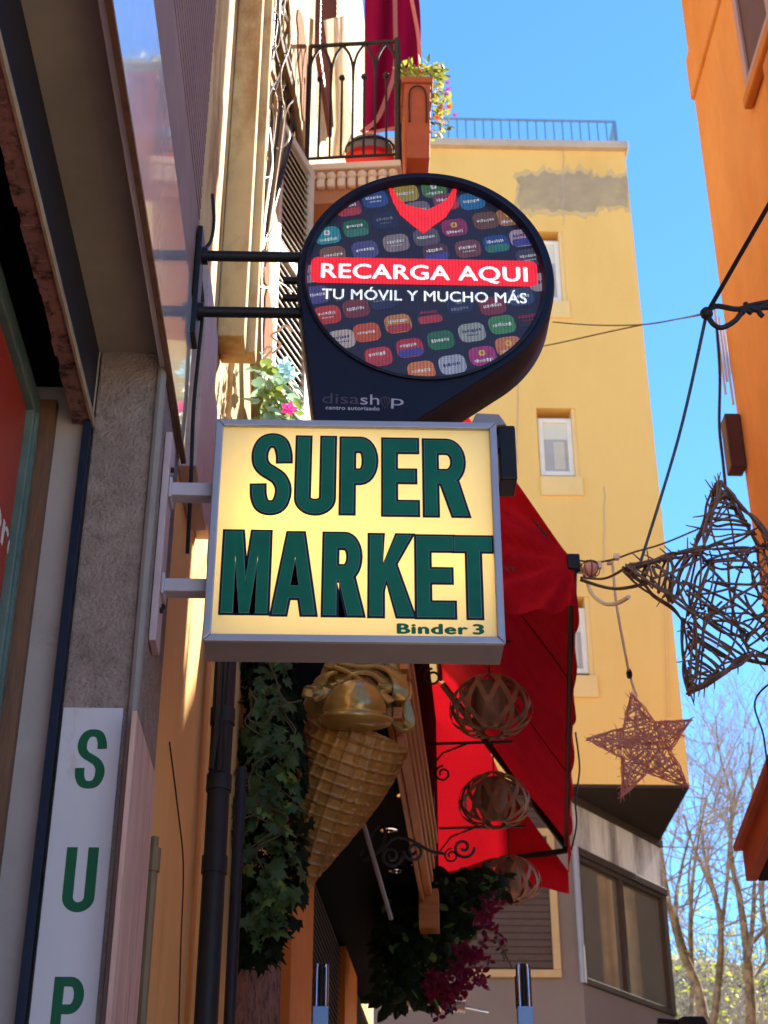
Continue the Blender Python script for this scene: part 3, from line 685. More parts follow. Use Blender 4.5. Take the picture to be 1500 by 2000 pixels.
def _curve_mb(cu, Mx):
    o = bpy.data.objects.new('outline', cu); COL.objects.link(o); bpy.context.view_layer.update()
    me = bpy.data.meshes.new_from_object(o.evaluated_get(bpy.context.evaluated_depsgraph_get()))
    mb = MB(); mb.add([Mx @ v.co for v in me.vertices], [tuple(p.vertices) for p in me.polygons])
    bpy.data.objects.remove(o); bpy.data.curves.remove(cu); bpy.data.meshes.remove(me)
    return mb
def text_mb(txt, Mx, width, height, bold=.02, thick=.002, space=1.0):
    """text fitted to a width and a cap height"""
    cu = bpy.data.curves.new('text', 'FONT'); cu.body = txt; cu.size = 1; cu.offset = min(bold, 0); cu.space_character = space+bold*2.2; cu.extrude = .5
    cu.resolution_u = 4
    m0 = _curve_mb(cu, Matrix.Identity(4)); mb = MB()
    sh_ = [(0, 0)] if bold <= .006 else [(0, 0), (bold, 0), (-bold, 0), (0, bold*.7), (0, -bold*.7)]
    xs = [v.x for v in m0.v]; x0, x1 = min(xs)-bold, max(xs)+bold
    sx, sy = width/(x1-x0), height/.73
    for k, (dx, dy) in enumerate(sh_): mb.add([Mx @ V((v.x+dx-x0)*sx, (v.y+dy)*sy, (v.z+k*.12)*thick) for v in m0.v], m0.f)
    return mb

# ------------------------------------------------------------------ the lit box sign
Y1 = 3.5
L0, L1, LZ0, LZ1 = pY(398, 1242, Y1).x, pY(985, 1256, Y1).x, pY(985, 1257, Y1).z, pY(968, 829, Y1).z
sgn = thing('box_sign', 'cream lit box sign reading SUPER MARKET in dark green letters on grey frame', 'shop sign', ((L0+L1)/2, Y1+.06, LZ0))
TH = .125; fw = .017
cs = MB()
cs.box((L0, Y1+.008, LZ0), (L1, Y1+TH, LZ0+.012)); cs.box((L0, Y1+.008, LZ1-.012), (L1, Y1+TH, LZ1))
cs.box((L0, Y1+.008, LZ0+.0121), (L0+.012, Y1+TH, LZ1-.0121)); cs.box((L1-.012, Y1+.008, LZ0+.0121), (L1, Y1+TH, LZ1-.0121))
cs.box((L0+.0121, Y1+TH-.01, LZ0+.0121), (L1-.0121, Y1+TH-.002, LZ1-.0121))
cs.build('casing', M['box_under'], sgn)
def mitre(p, q, inn_p, inn_q, name='frame_bar'):
    m_ = MB(); m_.prism([p, q, inn_q, inn_p], (0, .014, 0)); return m_.build(name, M['box_grey'], sgn, bevel=.003)
yf = Y1-.006; g_ = .0006
A_, B_, C_, D_ = V(L0-.003, yf, LZ0-.003), V(L1+.003, yf, LZ0-.003), V(L1+.003, yf, LZ1+.003), V(L0-.003, yf, LZ1+.003)
a_, b_, c_, d_ = V(L0+fw, yf, LZ0+fw), V(L1-fw, yf, LZ0+fw), V(L1-fw, yf, LZ1-fw), V(L0+fw, yf, LZ1-fw)
ex, ez = V(g_, 0, 0), V(0, 0, g_)
mitre(A_+ex, B_-ex, a_+ex, b_-ex); mitre(D_+ex, C_-ex, d_+ex, c_-ex); mitre(A_+ez, D_-ez, a_+ez, d_-ez); mitre(B_+ez, C_-ez, b_+ez, c_-ez)
pm = mat('translucent_sign_panel', (.85, .80, .58), .25, var=.03, vs=5)
Np, Lp = pm.node_tree.nodes, pm.node_tree.links
tr = Np.new('ShaderNodeBsdfTranslucent'); tr.inputs[0].default_value = (.90, .78, .40, 1)
ms = Np.new('ShaderNodeMixShader'); ms.inputs[0].default_value = .45
Lp.new(Np['Principled BSDF'].outputs[0], ms.inputs[1]); Lp.new(tr.outputs[0], ms.inputs[2]); Lp.new(ms.outputs[0], Np['Material Output'].inputs[0])
MB().box((L0+.0125, Y1+.0095, LZ0+.0125), (L1-.0125, Y1+.0125, LZ1-.0125)).build('panel', pm, sgn)
def lamp(name, loc, watt, col, size):
    d = bpy.data.lights.new(name, 'POINT'); d.energy = watt; d.color = col; d.shadow_soft_size = size
    o = bpy.data.objects.new(name, d); COL.objects.link(o); o.parent = sgn; o.location = Vector(loc)-WORLD[sgn.name]
LAMPS = ((555, 1005, .75), (735, 1120, .12), (905, 1090, .14))
for (u, v, wt) in LAMPS: q = pY(u, v, Y1); lamp('sign_lamp', (q.x, Y1+.075, q.z), wt, (1, .62, .05), .03)
al_ = bpy.data.lights.new('sign_tubes', 'AREA'); al_.shape = 'RECTANGLE'; al_.size = L1-L0-.06; al_.size_y = LZ1-LZ0-.06; al_.energy = 1.45; al_.color = (1, .93, .80)
ao_ = bpy.data.objects.new('sign_tubes', al_); COL.objects.link(ao_); ao_.parent = sgn; ao_.location = V((L0+L1)/2, Y1+.108, (LZ0+LZ1)/2)-WORLD[sgn.name]; ao_.rotation_euler = (R(-90), 0, 0)
def Zp(x, y): return pY(380+x/2.2727, 780+y/2.2727, Y1)
LI = [0]
def letter(ch, x0, x1, y0, y1, swf, shf):
    a, b = Zp(x0, (y0+y1)/2), Zp(x1, (y0+y1)/2); t_, bt = Zp((x0+x1)/2, y0), Zp((x0+x1)/2, y1)
    bd = .0078; lv = .0004*(LI[0] % 2); LI[0] += 1; wd = b.x-a.x-2*bd; ht = t_.z-bt.z-2*bd
    Gd = lambda d: thick(ch, wd, ht, swf, shf, d); Mo = lambda y: basis(V(a.x+bd, y-lv, bt.z+bd), (1, 0, 0), (0, 0, 1), (0, -1, 0))
    lt = flat_mesh(Gd(bd*.93), Mo(Y1+.0085), .001).build('letter', M['vinyl_navy'], sgn)
    flat_mesh(Gd(.0012), Mo(Y1+.0075), .0006).build('letter_outline', M['vinyl_line'], lt)
    flat_mesh(Gd(0), Mo(Y1+.0068), .0006).build('letter_face', M['vinyl_green'], lt)
for ch, x0, x1, y0, y1 in (('S',247,434,143,508),('U',442,631,153,511),('P',640,818,157,510),('E',827,1001,162,516),('R',1010,1214,166,519)):
    letter(ch, x0, x1, y0, y1, .0305, .037)
for ch, x0, x1, y0, y1 in (('M',113,341,570,953),('A',338,551,576,959),('R',562,752,580,963),('K',766,976,586,967),('E',975,1164,592,972),('T',1146,1338,595,974)):
    letter(ch, x0, x1, y0, y1, .0305, .039)
a, b = Zp(898, 1032), Zp(1288, 1036)
for wd_, f0, f1 in (('Binder', 0, .815), ('3', .865, 1)): text_mb(wd_, basis(V(a.x+(b.x-a.x)*f0, Y1+.0085, a.z+(b.z-a.z)*f0), (1, 0, 0), (0, 0, 1), (0, -1, 0)), (b.x-a.x)*(f1-f0), .028, .045, .0008).build('lettering', M['vinyl_green'], sgn)
# arms and wall plate of the box sign
for (v0, v1, u) in ((930, 968, 325), (1118, 1156, 312)):
    z1_, z0_ = pY(360, v0, Y1).z, pY(360, v0+25, Y1).z
    MB().box((XA+.010, Y1+.03, z0_), (L0+.001, Y1+.075, z1_)).build('arm', M['arm_pink'], sgn, bevel=.003)
    MB().box((XA+.0085, Y1+.018, z0_-.012), (XA+.016, Y1+.087, z1_+.010)).build('arm_flange', M['arm_pink'], sgn, bevel=.002)
zt1, zb1 = pX(330, 838, XA).z, pX(302, 1268, XA).z
pl = MB().box((XA-.010, Y1+.005, zb1), (XA+.008, Y1+.098, zt1)).build('wall_plate', M['pink_metal'], sgn, bevel=.002)
for v in (852, 876, 1215, 1238):
    q = pX(322, v, XA+.008); MB().lathe([(.0075, 0), (.0075, .007), (.004, .009)], basis(V(XA+.008, Y1+.035+.03*(v % 2), q.z), (0, 1, 0), (0, 0, 1), (1, 0, 0)), 6).build('bolt', M['black_metal'], pl)

# ------------------------------------------------------------------ pin shaped LED sign
Y2 = 3.75
cc = pY(830, 539, Y2); dR = (pY(1062, 548, Y2).x-pY(599, 548, Y2).x)/2
oc = pY(832, 538, Y2); oR = (pY(1086, 556, Y2).x-pY(580, 556, Y2).x)/2
led_s = thing('pin_sign', 'round dark pin shaped sign with lit LED screen reading RECARGA AQUI', 'shop sign', (cc.x, Y2+.07, cc.z-.6))
tip = pY(640, 930, Y2)
# teardrop outline: circle plus tangents to a rounded tip lower left
dv = V(tip.x-oc.x, 0, tip.z-oc.z); D_t = dv.length; phi = math.atan2(dv.z, dv.x); be = math.acos(oR/D_t)
out = []
nA = 60; a0 = phi+be; a1 = phi+2*math.pi-be
for i in range(nA+1):
    a_ = a0+(a1-a0)*i/nA; out.append((oc.x+oR*math.cos(a_), oc.z+oR*math.sin(a_)))
out.append((tip.x-.02, tip.z+.012)); out.append((tip.x, tip.z)); out.append((tip.x+.02, tip.z+.005))
TD = .17; ZS = 1.05
out = [(x, oc.z+(z-oc.z)*ZS if z > tip.z+.2 else z) for x, z in out]
def sc_out(f): return [((x-oc.x)*f+oc.x, (z-oc.z)*f+oc.z) for x, z in out]
body = MB(); n = len(out)
o1, o2 = out, sc_out(.985)
rings = [(sc_out(.95), -.0), (o2, .000), (o1, .012), (o1, TD-.01), (o2, TD)]
vs = [V(x, Y2+d, z) for ring, d in rings for x, z in ring]
fs = [(r_*n+i, r_*n+(i+1) % n, (r_+1)*n+(i+1) % n, (r_+1)*n+i) for r_ in range(1, 4) for i in range(n)]
bodyb = MB().add(vs, fs)
bodyb.build('side_band', M['led_side'], led_s, smooth=True)
m_ = MB(); m_.prism([(x, Y2+.001, z) for x, z in o2], (0, TD-.002, 0)); 
# front face with a round hole for the screen
hole = [(cc.x+dR*math.cos(2*math.pi*i/64), cc.z+ZS*dR*math.sin(2*math.pi*i/64)) for i in range(64)]
fm = basis(V(0, Y2, 0), (1, 0, 0), (0, 0, 1), (0, -1, 0))
ff = MB(); tr_ = tessellate_polygon([[V(x, z, 0) for x, z in o2], [V(x, z, 0) for x, z in hole]]); allp = o2+hole
for yy in (Y2-.006, Y2+.006): ff.add([V(x, yy, z) for x, z in allp], [tuple(t) for t in tr_])
no_ = len(o2); nt_ = len(allp)
for i in range(no_): ff.f.append((i, (i+1) % no_, nt_+(i+1) % no_, nt_+i))
ff.build('front_face', M['led_body'], led_s)
flat_mesh([o2], basis(V(0, Y2+TD, 0), (1, 0, 0), (0, 0, 1), (0, -1, 0)), .006).build('back_face', M['led_body'], led_s)
rim = [(dR+.012, -.004), (dR+.012, -.012), (dR+.004, -.014), (dR-.002, -.006), (dR-.002, .014)]
rm = MB(); nn = 64; Mr = basis(V(cc.x, Y2-.002, cc.z), (1, 0, 0), (0, 0, 1), (0, -1, 0))
for r0, z0 in rim:
    for k in range(nn): a_ = 2*math.pi*k/nn; rm.v.append(Mr @ V(r0*math.cos(a_), ZS*r0*math.sin(a_), -z0))
for i in range(4):
    for k in range(nn): rm.f.append((i*nn+k, i*nn+(k+1) % nn, (i+1)*nn+(k+1) % nn, (i+1)*nn+k))
rm.build('screen_rim', M['led_body'], led_s, smooth=True)
scr_m = led('led_dark', S(34, 30, 48), .9)
dsk = MB(); dsk.prism([(x, Y2+.016, z) for x, z in hole], (0, .004, 0))
scr = dsk.build('screen', scr_m, led_s)
def DP(x, y): q = pY(540+x/2.6316, 320+y/2.6316, Y2+.014); return (q.x, q.z)
circ = [(cc.x+dR*.995*math.cos(2*math.pi*i/72), cc.z+ZS*dR*.995*math.sin(2*math.pi*i/72)) for i in range(72)]
def clip(poly):
    for i in range(len(circ)):
        a, b = circ[i], circ[(i+1) % len(circ)]; o = []
        f = lambda p: (b[0]-a[0])*(p[1]-a[1])-(b[1]-a[1])*(p[0]-a[0])
        for k in range(len(poly)):
            p, q = poly[k-1], poly[k]; fp, fq = f(p), f(q)
            if (fp >= 0) != (fq >= 0): t = fp/(fp-fq); o.append((p[0]+(q[0]-p[0])*t, p[1]+(q[1]-p[1])*t))
            if fq >= 0: o.append(q)
        poly = o
        if len(poly) < 3: return None
    return poly
def rrect(cx, cy, w_, h_, r_, rot, n=4):
    p = []
    for sx, sy, a in ((1, 1, 0), (-1, 1, 90), (-1, -1, 180), (1, -1, 270)):
        p += [(sx*(w_/2-r_)+r_*math.cos(R(a+90*i/n)), sy*(h_/2-r_)+r_*math.sin(R(a+90*i/n))) for i in range(n+1)]
    c, s = math.cos(rot), math.sin(rot)
    return [(cx+x*c-y*s, cy+x*s+y*c) for x, y in p]
LM = {}
def ledm(c, k=1.0):
    key = (c, k)
    if key not in LM: LM[key] = led('led_colour', S(*c), k)
    return LM[key]
def on_screen(poly, y, m, name, th=.0006):
    p = clip(poly)
    if not p: return None
    mb = MB(); mb.prism([(x, y, z) for x, z in p], (0, th, 0)); return mb.build(name, m, scr)
icons = [(370,225,(120,50,90)),(505,180,(45,75,150)),(665,150,(170,150,60)),(810,128,(70,120,70)),(1005,190,(40,110,170)),(262,366,(40,150,165)),(408,330,(35,100,65)),
 (560,290,(30,40,70)),(915,326,(150,45,95)),(872,195,(140,55,85)),(725,235,(120,110,120)),(1075,290,(110,70,50)),(1195,272,(170,110,80)),(455,440,(80,80,140)),(615,405,(140,125,135)),
 (770,375,(95,85,100)),(985,435,(120,65,70)),(1130,410,(40,70,150)),(1265,378,(180,150,175)),(290,468,(130,85,65)),(1300,480,(70,65,85)),(820,455,(85,45,60)),(205,672,(80,70,140)),
 (262,775,(200,55,50)),(410,742,(125,50,60)),(625,820,(200,130,70)),(785,775,(30,32,56)),(465,865,(205,85,50)),(335,900,(190,175,170)),(525,990,(205,55,70)),(685,945,(190,45,60)),
 (845,905,(45,110,75)),(1005,865,(150,160,160)),(1160,825,(70,140,85)),(1290,790,(40,30,46)),(745,1062,(215,120,70)),(905,1030,(165,175,200)),(1060,985,(170,50,125)),(1195,935,(210,120,80)),
 (1110,728,(130,45,60)),(1362,605,(170,150,160)),(165,565,(150,140,160)),(545,700,(36,48,84)),(940,720,(34,44,80)),(1255,680,(50,70,110))]
rot = R(11)
ir = random.Random(5)
for (x, y, c) in icons:
    cx, cz = DP(x, y)
    c = tuple(int(q*.80+f*.20) for q, f in zip(c, (62, 56, 74)))
    o = on_screen(rrect(cx, cz, .080, .067, .022, rot), Y2+.0150, ledm(c, .80), 'app_icon')
    if not o: continue
    lum = sum(c)/3; tc = (215, 215, 225) if lum < 130 else (70, 75, 130)
    if lum < 62: tc = (120, 120, 140) if x < 1200 and x != 785 else (160, 45, 65)
    ca, sa = math.cos(rot), math.sin(rot)
    kind_ = ir.choice(('word', 'two', 'badge', 'word', 'half'))
    def mk(dx, dz, w_, h_, col, k_=.6): on_screen(rrect(cx+dx*ca-dz*sa, cz+dx*sa+dz*ca, w_, h_, min(w_, h_)*.3, rot, 2), Y2+.0143, ledm(col, k_), 'icon_mark')
    if kind_ == 'half': mk(0, -.017, .072, .028, ir.choice(((70, 70, 150), (170, 60, 70), (60, 120, 110))), .7)
    z0_ = {'word': 0, 'two': .006, 'badge': -.017, 'half': .010}[kind_]; xx = -.028
    while xx < .024:
        w_ = ir.choice((.003, .004, .006, .007)); mk(xx+w_/2, z0_+ir.uniform(-.0012, .0012), w_, ir.uniform(.007, .013), tc, ir.uniform(.45, .7)); xx += w_+.0022
    if kind_ == 'two':
        xx = -.018
        while xx < .018: w_ = ir.choice((.003, .005)); mk(xx+w_/2, -.010, w_, .005, tc, .45); xx += w_+.002
    if kind_ == 'badge': mk(0, .010, .020, .020, ir.choice((tc, (200, 70, 80), (220, 180, 90))), .6); mk(0, .010, .009, .009, c, .6)
# red arrow head at the top of the screen
ch_o = [DP(*p) for p in ((575,122),(598,128),(625,175),(668,212),(735,228),(775,236),(830,212),(880,178),(905,130),(928,128),(915,200),(870,275),(805,320),(757,358),(700,318),(635,262),(598,195))]
on_screen(ch_o[::-1], Y2+.0135, ledm((242, 34, 40), 1.25), 'red_arrow')
# banner
bl_, br_ = DP(215, 550), DP(1312, 570); ang = math.atan2(br_[1]-bl_[1], br_[0]-bl_[0])
cx, cz = DP(760, 555); wB = math.hypot(br_[0]-bl_[0], br_[1]-bl_[1])+.04
on_screen(rrect(cx, cz, wB, .099, .022, ang), Y2+.0132, ledm((240, 30, 38), 1.3), 'red_banner')
def scr_text(txt, x0, y0, x1, y1, h_, bold, m, nm, yy, space=1):
    p, q = DP(x0, y0), DP(x1, y1); d_ = V(q[0]-p[0], 0, q[1]-p[1]); L_ = d_.length; d_.normalize(); up = V(-d_.z, 0, d_.x)
    return text_mb(txt, basis(V(p[0], yy, p[1]), d_, up, (0, -1, 0)), L_, h_, bold, .0005, space).build(nm, m, scr)
scr_text('RECARGA AQUI', 228, 584, 1292, 606, .0565, .026, ledm((250, 240, 250), 1.5), 'banner_lettering', Y2+.0124)
scr_text('TU MÓVIL Y MUCHO MÁS', 232, 694, 1288, 718, .0395, .016, ledm((235, 240, 255), 1.3), 'screen_lettering', Y2+.0124)
# sign writer's mark on the lower body
def body_text(txt, x0, y0, x1, y1, h_, bold, m, nm):
    q0, q1 = pY(540+x0/2.6316, 320+y0/2.6316, Y2-.0065), pY(540+x1/2.6316, 320+y1/2.6316, Y2-.0065)
    d_ = (q1-q0); L_ = d_.length; d_.normalize(); up = V(-d_.z, 0, d_.x)
    return text_mb(txt, basis(q0, d_, up, (0, -1, 0)), L_, h_, bold, .001).build(nm, m, led_s)
M['mark_dim'] = mat('dull_mauve_print', (.10, .065, .10), .5); M['mark_pale'] = mat('pale_print', (.46, .42, .48), .5)
body_text('disa', 236, 1230, 424, 1234, .037, -.006, M['mark_dim'], 'lettering_disa')
body_text('sh', 431, 1236, 528, 1238, .037, .002, M['mark_pale'], 'lettering_sh')
body_text('p', 590, 1240, 652, 1243, .037, -.004, M['mark_pale'], 'lettering_p')
body_text('centro autorizado', 252, 1262, 530, 1268, .0135, .02, M['mark_pale'], 'lettering_centro')
q = pY(540+560/2.6316, 320+1218/2.6316, Y2-.0065); pin = MB()
pin.tube([q+V(.013*math.cos(t), 0, .013*math.sin(t)) for t in [R(-20+20*i) for i in range(12)]]+[q+V(-.002, 0, -.026), q+V(.0122, 0, -.0045)], .0017, 5)
pin.tube([q+V(-.004, 0, .006), q+V(.004, 0, .007), q+V(.005, 0, -.007), q+V(-.003, 0, -.008), q+V(-.004, 0, .006)], .0011, 4)
pin.build('pin_mark', M['mark_dim'], led_s)
# its two tube arms, stubs and wall plate
for v, rr_ in ((505, .017), (614, .017)):
    z_ = pY(480, v, Y2+.06).z
    MB().tube([(XA+.03, Y2+.05, z_), (oc.x-oR+.02, Y2+.05, z_)], rr_, 10).build('arm', M['black_metal'], led_s, smooth=True)
    MB().tube([(XA+.018, Y2+.05, z_), (XA+.034, Y2+.05, z_)], .028, 10).build('arm_flange', M['black_metal'], led_s, smooth=True)
for v in (548, 582):
    z_ = pY(555, v, Y2+.1).z; MB().tube([(oc.x-oR-.045, Y2+.10, z_), (oc.x-oR+.04, Y2+.10, z_)], .012, 8).build('stub', M['black_metal'], led_s, smooth=True)
za, zb = pY(382, 460, Y2+.05).z, pY(372, 668, Y2+.05).z
MB().box((XA+.001, Y2-.0, zb), (XA+.018, Y2+.088, za)).build('wall_plate', M['black_metal'], led_s, bevel=.003)
tag(MB().tube(catmull([pY(u, v, 3.88) for u, v in ((415, 380), (418, 430), (412, 470), (398, 492), (392, 540), (396, 600), (388, 690), (378, 800), (372, 960), (366, 1080))], 6), .006, 6).build('sign_cable', M['cable'], smooth=True),
    'black cable looping down the wall behind the arms of the pin shaped sign', 'cable')

# ------------------------------------------------------------------ small box behind the lit sign
bx = thing('floodlight_box', 'dark metal box with sloped grey lid peeping out behind the lit sign', 'metal box', (.42, 3.64, 3.75))
Yk = 3.64; q0, q1 = pY(976, 935, Yk), pY(1006, 830, Yk)
MB().box((q0.x, Yk, q0.z), (q1.x, Yk+.10, q1.z)).build('housing', M['black_metal'], bx, bevel=.006)
m_ = MB(); m_.prism([pY(u, v, Yk-.01) for u, v in ((918, 832), (930, 806), (975, 808), (990, 829))], (0, .09, 0)); m_.build('lid', M['box_under'], bx, bevel=.004)
MB().box((q0.x-.06, 3.618, q1.z-.09), (q0.x+.001, 3.65, q1.z-.05)).build('bracket', M['black_metal'], bx)

# ------------------------------------------------------------------ SUP sign, plank and poster on the near shop
Y3 = 3.392
x0, x1, z1_ = pY(124, 1383, Y3).x, pY(241, 1382, Y3).x, pY(180, 1382, Y3).z
vs_ = thing('vertical_sign', 'white vertical sign with green letters S U P running down the stucco pillar', 'shop sign', ((x0+x1)/2, Y3, 1.9))
MB().box((x0, Y3, 1.9), (x1, Y3+.006, z1_)).build('sheet', M['white_sheet'], vs_, bevel=.001)
for ch, (u0, v0, u1, v1) in (('S', (145, 1425, 211, 1540)), ('U', (121, 1655, 192, 1782)), ('P', (97, 1908, 166, 2032))):
    p0, p1 = pY(u0, v1, Y3), pY(u1, v0, Y3); um, vm = (u0+u1)/2, (v0+v1)/2
    wd = pY(u1-4, vm, Y3).x-pY(u0+4, vm, Y3).x; ht = pY(um, v0, Y3).z-pY(um, v1, Y3).z
    flat_mesh(grow(glyph(ch, wd, ht, wd*.33, wd*.31), 0), basis(V(pY(u0+4, vm, Y3).x, Y3-.0005, pY(um, v1, Y3).z), (1, 0, 0), (0, 0, 1), (0, -1, 0)), .001).build('letter', M['green_vinyl'], vs_)
zP = pY(130, 2032, Y3).z
for k, ch in enumerate('ER'):
    wd, ht = .052, .09; flat_mesh(grow(glyph(ch, wd, ht, wd*.33, wd*.31), 0), basis(V(x0+.014, Y3-.0005, zP-.185-.185*k), (1, 0, 0), (0, 0, 1), (0, -1, 0)), .001).build('letter', M['green_vinyl'], vs_)
XP = -.478
ya, yb_, zt3 = pX(268, 1388, XP).y, pX(305, 1509, XP).y, pX(268, 1388, XP).z
tag(MB().box((XP-.012, ya, 1.7), (XP, yb_, zt3)).build('wooden_board', M['pink_wood'], bevel=.002), 'weathered pink wooden board fixed on the street side of the pillar', 'board')
q = pX(302, 1655, XP)
tag(MB().tube([(XP-.002, q.y+.01, 1.5), (XP-.002, q.y+.01, q.z-.06)], .013, 8).tube([(XP-.002, q.y+.01, q.z-.06), (XP-.002, q.y+.01, q.z)], .018, 8).tube(
    [(XP-.002, q.y+.01, q.z), (XP-.002, q.y+.01, q.z+.03)], .010, 8).build('wall_conduit', M['pipe_brown'], smooth=True), 'dull brown conduit with collar joint beside the pink wooden board', 'pipe')
po = thing('red_poster', 'red poster with white lettering behind the green grey shop window frame', 'poster', (-.815, 2.6, 1.2))
MB().box((-.822, .5, .5), (-.815, 3.305, 3.795)).build('sheet', M['poster'], po)
pe = pX(27, 1098, -.815); ps = pX(-120, 700, -.815)
text_mb('dere', basis(V(-.8145, pe.y-.36, pe.z-.03), (0, 1, 0), (0, 0, 1), (1, 0, 0)), .36, .10, .01, .001).build('lettering', M['white_print'], po)
ub = thing('utility_box', 'flat pinkish metal cover box on the wall beyond the ribbed cladding', 'utility box', (-.5, 4.2, 3.9))
zq0, zq1 = pX(383, 900, -.46).z, pX(420, 600, -.46).z
MB().box((-.52, 4.02, zq0), (-.462, 4.42, zq1)).build('cover', M['pink_metal'], ub, bevel=.004)
MB().box((-.52, 4.44, zq0+.1), (-.47, 4.66, zq1-.15)).build('side_cover', M['pink_metal'], ub, bevel=.004)

# ------------------------------------------------------------------ black drainpipes
def vpipe(u, v, Y, r_, z0, z1, joints, lab):
    q = pY(u, v, Y); t = thing('drainpipe', lab, 'drainpipe', (q.x, Y, z0), 'black drainpipes by the ivy')
    MB().tube([(q.x, Y, z0), (q.x, Y, z1)], r_, 12).build('pipe', M['black_pipe'], t, smooth=True)
    for vj in joints:
        zj = pY(u, vj, Y).z; MB().tube([(q.x, Y, zj-.03), (q.x, Y, zj+.03)], r_*1.13, 12).build('socket', M['black_pipe'], t, smooth=True)
vpipe(424, 1600, 5.25, .040, 0, pY(430, 1215, 5.25).z, (1400, 1530, 1690), 'thick black drainpipe with socket joints on the ochre wall')
vpipe(455, 1850, 5.75, .022, 0, pY(462, 1500, 5.75).z, (), 'thin black drainpipe between the thick drainpipe and the ivy')
cbn = thing('black_cable_bundle', 'bundle of black cables running down into the thick drainpipe under the lit sign', 'cables', pY(438, 1400, 5.2))
for k, (u, r_) in enumerate(((424, .010), (436, .009), (447, .012), (455, .008))):
    q = pY(u, 1340, 5.18+.02*k)
    MB().tube(catmull([(q.x+rnd.uniform(-.008, .008), 5.18+.02*k, z) for z in (3.55, 3.7, 3.9, 4.1, 4.3, 4.6)], 5), r_, 6).build('cable', M['cable'], cbn, smooth=True)
q = [pX(u, v, -.518) for u, v in ((331, 1450), (346, 1570), (358, 1690), (353, 1850), (349, 2000))]
tag(MB().tube(catmull(q, 6), .003, 5).build('thin_wire', M['cable'], smooth=True), 'thin dark wire hanging slack on the ochre wall beside the pillar', 'wire')

# ------------------------------------------------------------------ brown pipe and cables on the sunlit upper wall
def ppoly(pts, Y): return catmull([pY(u, v, Y) for u, v in pts], 6)
def wpoly(pts, out): return catmull([pB(u, v, out) for u, v in pts], 6)
tag(MB().tube(wpoly([(505, 900), (502, 780), (500, 680), (500, 560), (505, 450), (514, 380), (522, 320), (516, 250)], .05), .030, 10).build('bent_pipe', M['pipe_brown'], smooth=True),
    'thick brown pipe bending down the sunlit wall left of the shutter', 'pipe')
cr = random.Random(3)
tangle = thing('cable_tangle', 'tangle of loose tan and dark cables on the sunlit wall above the brown pipe', 'cables', pB(510, 300, .05))
for k in range(24):
    u0 = 488+k*3.2; P = [(u0+cr.uniform(-10, 10)+(9*math.sin(v/50+k*1.3)), v) for v in (-80, -20, 40, 90, 140, 190, 240)]
    P += [(512+cr.uniform(-10, 10), 290+10*k)]
    MB().tube(wpoly(P, cr.uniform(.02, .09)), cr.choice((.005, .008, .012)), 5).build('cable', (M['cable_tan'], M['vine'], M['cable'], M['pipe_brown'])[k % 4], tangle, smooth=True)
for k in range(9):                                     # loose loops hanging out of the bundle
    u0, v0 = cr.uniform(492, 545), cr.uniform(20, 420); w_, h_ = cr.uniform(10, 24), cr.uniform(30, 80)
    MB().tube(wpoly([(u0+w_*math.sin(t)*.6, v0+h_*(1-math.cos(t))/2) for t in [i*.6 for i in range(cr.randint(6, 10))]], cr.uniform(.05, .12)), .004, 4).build('cable', M['vine'], tangle, smooth=True)
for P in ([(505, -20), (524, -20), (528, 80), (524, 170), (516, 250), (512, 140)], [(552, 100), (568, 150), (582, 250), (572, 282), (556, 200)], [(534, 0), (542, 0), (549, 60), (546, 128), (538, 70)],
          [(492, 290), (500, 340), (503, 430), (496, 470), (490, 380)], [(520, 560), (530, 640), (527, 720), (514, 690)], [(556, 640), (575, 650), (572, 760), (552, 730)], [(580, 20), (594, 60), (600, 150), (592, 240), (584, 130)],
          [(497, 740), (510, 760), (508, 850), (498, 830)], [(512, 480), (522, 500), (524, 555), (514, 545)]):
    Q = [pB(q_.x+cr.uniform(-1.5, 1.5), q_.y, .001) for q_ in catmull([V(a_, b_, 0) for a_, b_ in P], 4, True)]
    MB().prism(Q, nB*.006).build('shadow_patch', M['wall_shadow'], hs)  # thin brown shapes painting the shadows between sunlit parts of the wall
tag(MB().tube(wpoly([(545, -40), (540, 40), (552, 110), (572, 190), (582, 250), (592, 330)], .06), .022, 8).build('dark_pipe', M['pipe_brown'], smooth=True),
    'dark pipe slanting across the upper wall above the pale shutter', 'pipe')
for k, (P, lab) in enumerate((([(486, 345), (496, 352), (512, 348), (530, 345)], 'thin wire crossing the sunlit wall near the shutter top'),
            ([(487, 445), (502, 462), (520, 470), (535, 440)], 'thin wire sagging across the brown pipe halfway up'),
            ([(488, 552), (506, 560), (525, 562), (545, 552), (570, 570)], 'thin twisted wire crossing the brown pipe by the black stubs'))):
    tag(MB().tube(wpoly(P, .12), .004, 5).build('thin_wire', M['wire'], smooth=True), lab, 'wire')
tag(MB().tube(ppoly([(528, 285), (545, 290), (560, 280), (565, 262), (558, 245)], 6.1), .006, 6).build('hook', M['conduit'], smooth=True), 'curved pale hook over the dark top of the shutter', 'hook')

